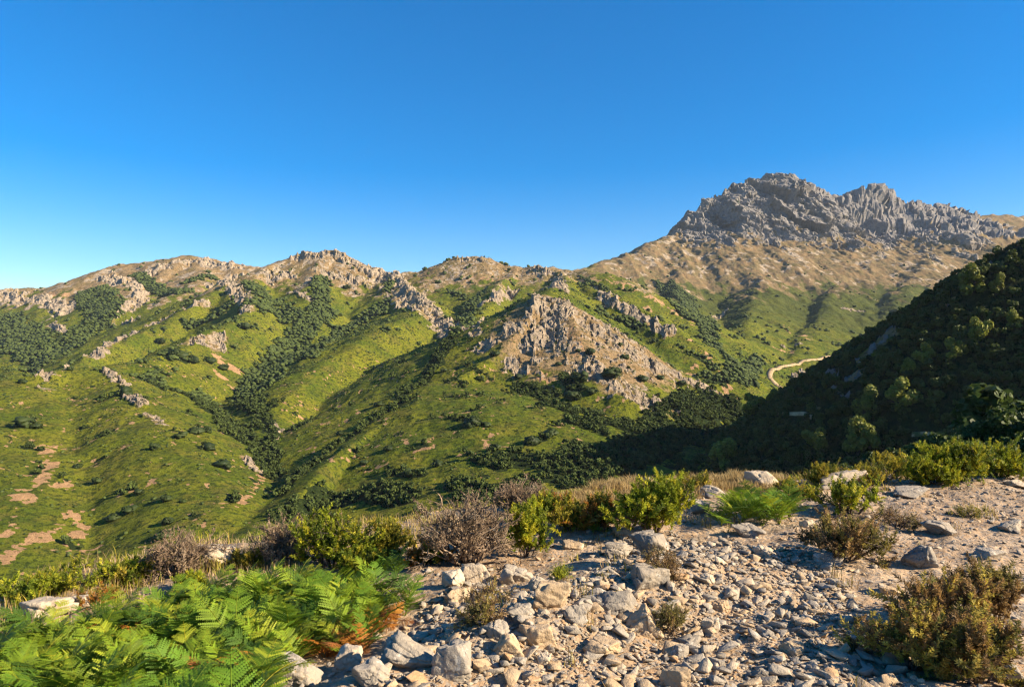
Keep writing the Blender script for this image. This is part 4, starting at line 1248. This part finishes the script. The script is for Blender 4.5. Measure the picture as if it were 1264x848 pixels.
# ---- bracken
def frond_mesh(seed, tint, droop=1.0, curl=0.0):
    """one bracken frond: a bent stalk with paired side sprays, each a toothed blade; unit length"""
    r = np.random.default_rng(seed); mb = MB(); tint = np.array(tint)
    n = 13; ts = np.linspace(0, 1, 24)
    ang = R(72) - droop * R(70) * ts ** 1.2
    x = np.concatenate([[0], np.cumsum(np.cos(ang[:-1])) / 23]); z = np.concatenate([[0], np.cumsum(np.sin(ang[:-1])) / 23])
    stalk = np.stack([x, 0 * x + .02 * np.sin(ts * 3), z], -1)
    v, f = tube(stalk, np.linspace(.009, .003, 24), 4); mb.add(v, f, tint * np.array([1.3, 1.0, .8]))
    for k in range(n):
        t = .25 + .75 * (k / n) ** .9
        i = int(t * 23); b = stalk[i]; fw = stalk[min(i + 1, 23)] - stalk[max(i - 1, 0)]; fw /= np.linalg.norm(fw)
        for sd_ in (-1, 1):
            side = np.array([0, sd_, 0.]); nrm = np.cross(fw, side) * sd_; nrm = nrm if nrm[2] > 0 else -nrm
            L = (.40 * (1 - (t - .25) / .77) ** .9 + .015) * r.uniform(.85, 1.1)
            d = side * .84 + fw * .54 + nrm * r.uniform(-.1, .2); d /= np.linalg.norm(d)
            m = max(4, int(L / .026)); wd = min(.036, .16 * L + .008)
            u = np.linspace(0, 1, m + 1)
            sp = b + d * (L * u)[:, None] - nrm * ((curl * .3 + .14) * L * u * u)[:, None]
            ac = np.cross(nrm, d); vs = [sp]; fs = []; base = m + 1
            tn = tint * r.uniform(.8, 1.25)
            for s2 in (-1, 1):
                tips = []
                for jj in range(m):
                    hw = wd * (1 - u[jj]) ** .55 * r.uniform(.8, 1.15) + .004
                    c = (sp[jj] * .35 + sp[jj + 1] * .65) + ac * s2 * hw - nrm * (.25 + .6 * curl) * hw + d * .012
                    tips.append(c)
                    fs.append([jj, jj + 1, base + jj] if s2 > 0 else [jj + 1, jj, base + jj])
                vs.append(np.array(tips)); base += m
            mb.add(np.vstack(vs), np.array(fs), tn)
    return mb.mesh('frond', M_leaf)
FG = [frond_mesh(700 + k, c, d) for k, (c, d) in enumerate([((.095, .18, .012), .75), ((.13, .215, .014), .95), ((.18, .255, .016), .85), ((.06, .115, .012), 1.1), ((.145, .215, .012), .6), ((.26, .30, .02), 1.0)])]
FO_ = [frond_mesh(720 + k, c, d, .6) for k, (c, d) in enumerate([((.44, .17, .025), 1.2), ((.52, .24, .04), 1.05), ((.30, .12, .03), 1.3)])]
def fern(x, y, size, label, group, orange=False, nf=6, lean=None):
    t = thing('fern', label, 'fern', (x, y, at_ground(x, y) - .02), random.uniform(0, 6.28), group)
    for k in range(nf):
        a = 2 * math.pi * k / nf + random.uniform(-.4, .4)
        o = link('frond', random.choice(FO_ if orange else FG), t)
        o.rotation_euler = (random.uniform(-.35, .35), random.uniform(-.3, .25), a)
        s = size * random.uniform(.75, 1.15) * (.8 if orange else 1); o.scale = (s, s, s)
PATCH = ground_poly([(-60, 830), (0, 806), (120, 788), (200, 760), (300, 736), (400, 728), (465, 738), (488, 768), (470, 800), (410, 812), (330, 830), (300, 900)]) + [(-1.2, 2.3), (-3.6, 2.3)]
fx = rng.uniform(-6, 0, 6000); fy = rng.uniform(2.2, 8, 6000)
ok = in_poly(fx, fy, PATCH); fx, fy = fx[ok], fy[ok]
chosen = []
for x, y in zip(fx, fy):
    if len(chosen) >= 275: break
    if all((x - a) ** 2 + (y - b) ** 2 > .125 ** 2 for a, b in chosen): chosen.append((x, y))
for x, y in chosen:
    fern(x, y, random.uniform(.25, .40), 'green bracken fern crowded in the big patch at the lower left', 'green bracken of the lower left patch', nf=random.choice((5, 6, 7)))
for px, py in [(440, 800), (456, 786), (424, 808), (402, 812), (470, 780), (300, 846), (280, 842), (258, 848), (322, 826), (182, 806), (190, 776), (80, 815), (445, 812), (488, 770)]:
    p = spot(px, py, 1.2, 15)
    fern(p.x, p.y, random.uniform(.27, .36), 'withered orange bracken fern among green ones in the lower left patch', 'withered bracken of the lower left patch', True, 5)
for px, py in [(890, 650), (915, 648), (940, 650), (962, 648), (925, 640), (900, 638), (950, 638), (975, 640)]:
    p = spot(px, py, 1.2, 15)
    fern(p.x, p.y, random.uniform(.38, .52), 'bright green fern in the clump below the rounded boulder', 'ferns of the clump below the rounded boulder', nf=6)
for px, py in [(462, 715), (490, 712), (505, 740), (500, 760), (480, 690), (450, 690)]:
    p = spot(px, py, 1.2, 15)
    fern(p.x, p.y, random.uniform(.26, .36), 'small green fern between the bracken patch and the dead heath', 'small ferns beside the dead heath', nf=5)
for px, py in [(750, 650), (735, 645), (720, 655)]:
    p = spot(px, py, 1.2, 15)
    fern(p.x, p.y, random.uniform(.35, .45), 'orange withered fern at the foot of the edge row of heath', 'orange ferns of the edge row', True, 5)

# ---- dry grass: more blades than anyone could count
def blades(n_tufts, region, per, hmin, hmax, pal, name, label, spread=.05):
    x = rng.uniform(-9, 11, n_tufts * 20); y = rng.uniform(2, 13.5, n_tufts * 20)
    ok = region(x, y); x, y = x[ok][:n_tufts], y[ok][:n_tufts]
    m = len(x) * per
    bx = np.repeat(x, per) + rng.normal(size=m) * spread; by = np.repeat(y, per) + rng.normal(size=m) * spread
    bz = at_ground_v(bx, by)
    h = rng.uniform(hmin, hmax, m) * np.repeat(rng.uniform(.6, 1.2, len(x)), per); a = rng.uniform(0, 6.28, m); ln = rng.uniform(.1, .75, m)
    wv = rng.uniform(.0012, .0024, m) * (1 + .07 * np.hypot(bx, by))
    d = np.stack([np.cos(a), np.sin(a), 0 * a], -1); s_ = np.stack([-np.sin(a), np.cos(a), 0 * a], -1) * wv[:, None]
    b0 = np.stack([bx, by, bz - .01], -1)
    m1 = b0 + d * (h * ln * .35)[:, None] + np.array([0, 0, 1.]) * (h * .6)[:, None]
    tp = b0 + d * (h * ln)[:, None] + np.array([0, 0, 1.]) * (h * (1 - .25 * ln))[:, None]
    v = np.stack([b0 - s_, b0 + s_, m1 + s_ * .8, tp, m1 - s_ * .8], 1).reshape(-1, 3)
    pal = np.array(pal); tn = pal[rng.integers(0, len(pal), m)] * rng.uniform(.75, 1.2, (m, 1))
    i5 = np.arange(m * 5).reshape(m, 5)
    mb = MB().add(v, i5[:, [0, 1, 2, 4]], np.repeat(tn, 5, 0))
    mb.f.append(i5[:, [4, 2, 3]])
    return tag(mb.build(name, M_leaf), label, 'grass', kind='stuff')
def edge_gap(x, y):
    a = np.arctan2(x, y); return np.interp(a, _ea, _er) - np.hypot(x, y)
blades(620, lambda x, y: (edge_gap(x, y) > -1.0) & (edge_gap(x, y) < 1.5 + .8 * perlin(x, y, 51)) & (np.arctan2(x, y) > R(4)) & (np.arctan2(x, y) < R(22)), 80, .05, .17, STRAW, 'dry_grass', 'golden dry grass along the edge of the ridge')
blades(420, lambda x, y: (edge_gap(x, y) > -1.2) & (edge_gap(x, y) < 1.6) & ((np.arctan2(x, y) < R(4)) | (np.arctan2(x, y) > R(22))), 64, .05, .19, STRAW + OLIVE, 'dry_grass', 'pale dry grass between the plants of the ridge edge', .09)
blades(230, lambda x, y: (edge_gap(x, y) > -1.0) & (edge_gap(x, y) < 2.2) & (np.arctan2(x, y) < R(-12)), 60, .04, .14, [(.46, .33, .20), (.52, .38, .24), (.36, .27, .12), (.30, .28, .05)], 'dry_grass', 'pinkish dry stalks and grass along the left edge of the ridge', .15)
blades(260, lambda x, y: (edge_gap(x, y) > .8) & (x > -.6 - .1 * y) & (perlin(x * .9, y * .9, 61) > .12), 16, .03, .14, STRAW + OLIVE + BROWN, 'dry_grass', 'thin dry grass tufts scattered over the stony ground', .03)
blades(300, lambda x, y: (edge_gap(x, y) < -.3) & (edge_gap(x, y) > -4), 50, .06, .24, OLIVE + GREEN + STRAW, 'dry_grass', 'olive grass and herbs on the steep drop below the edge', .12)
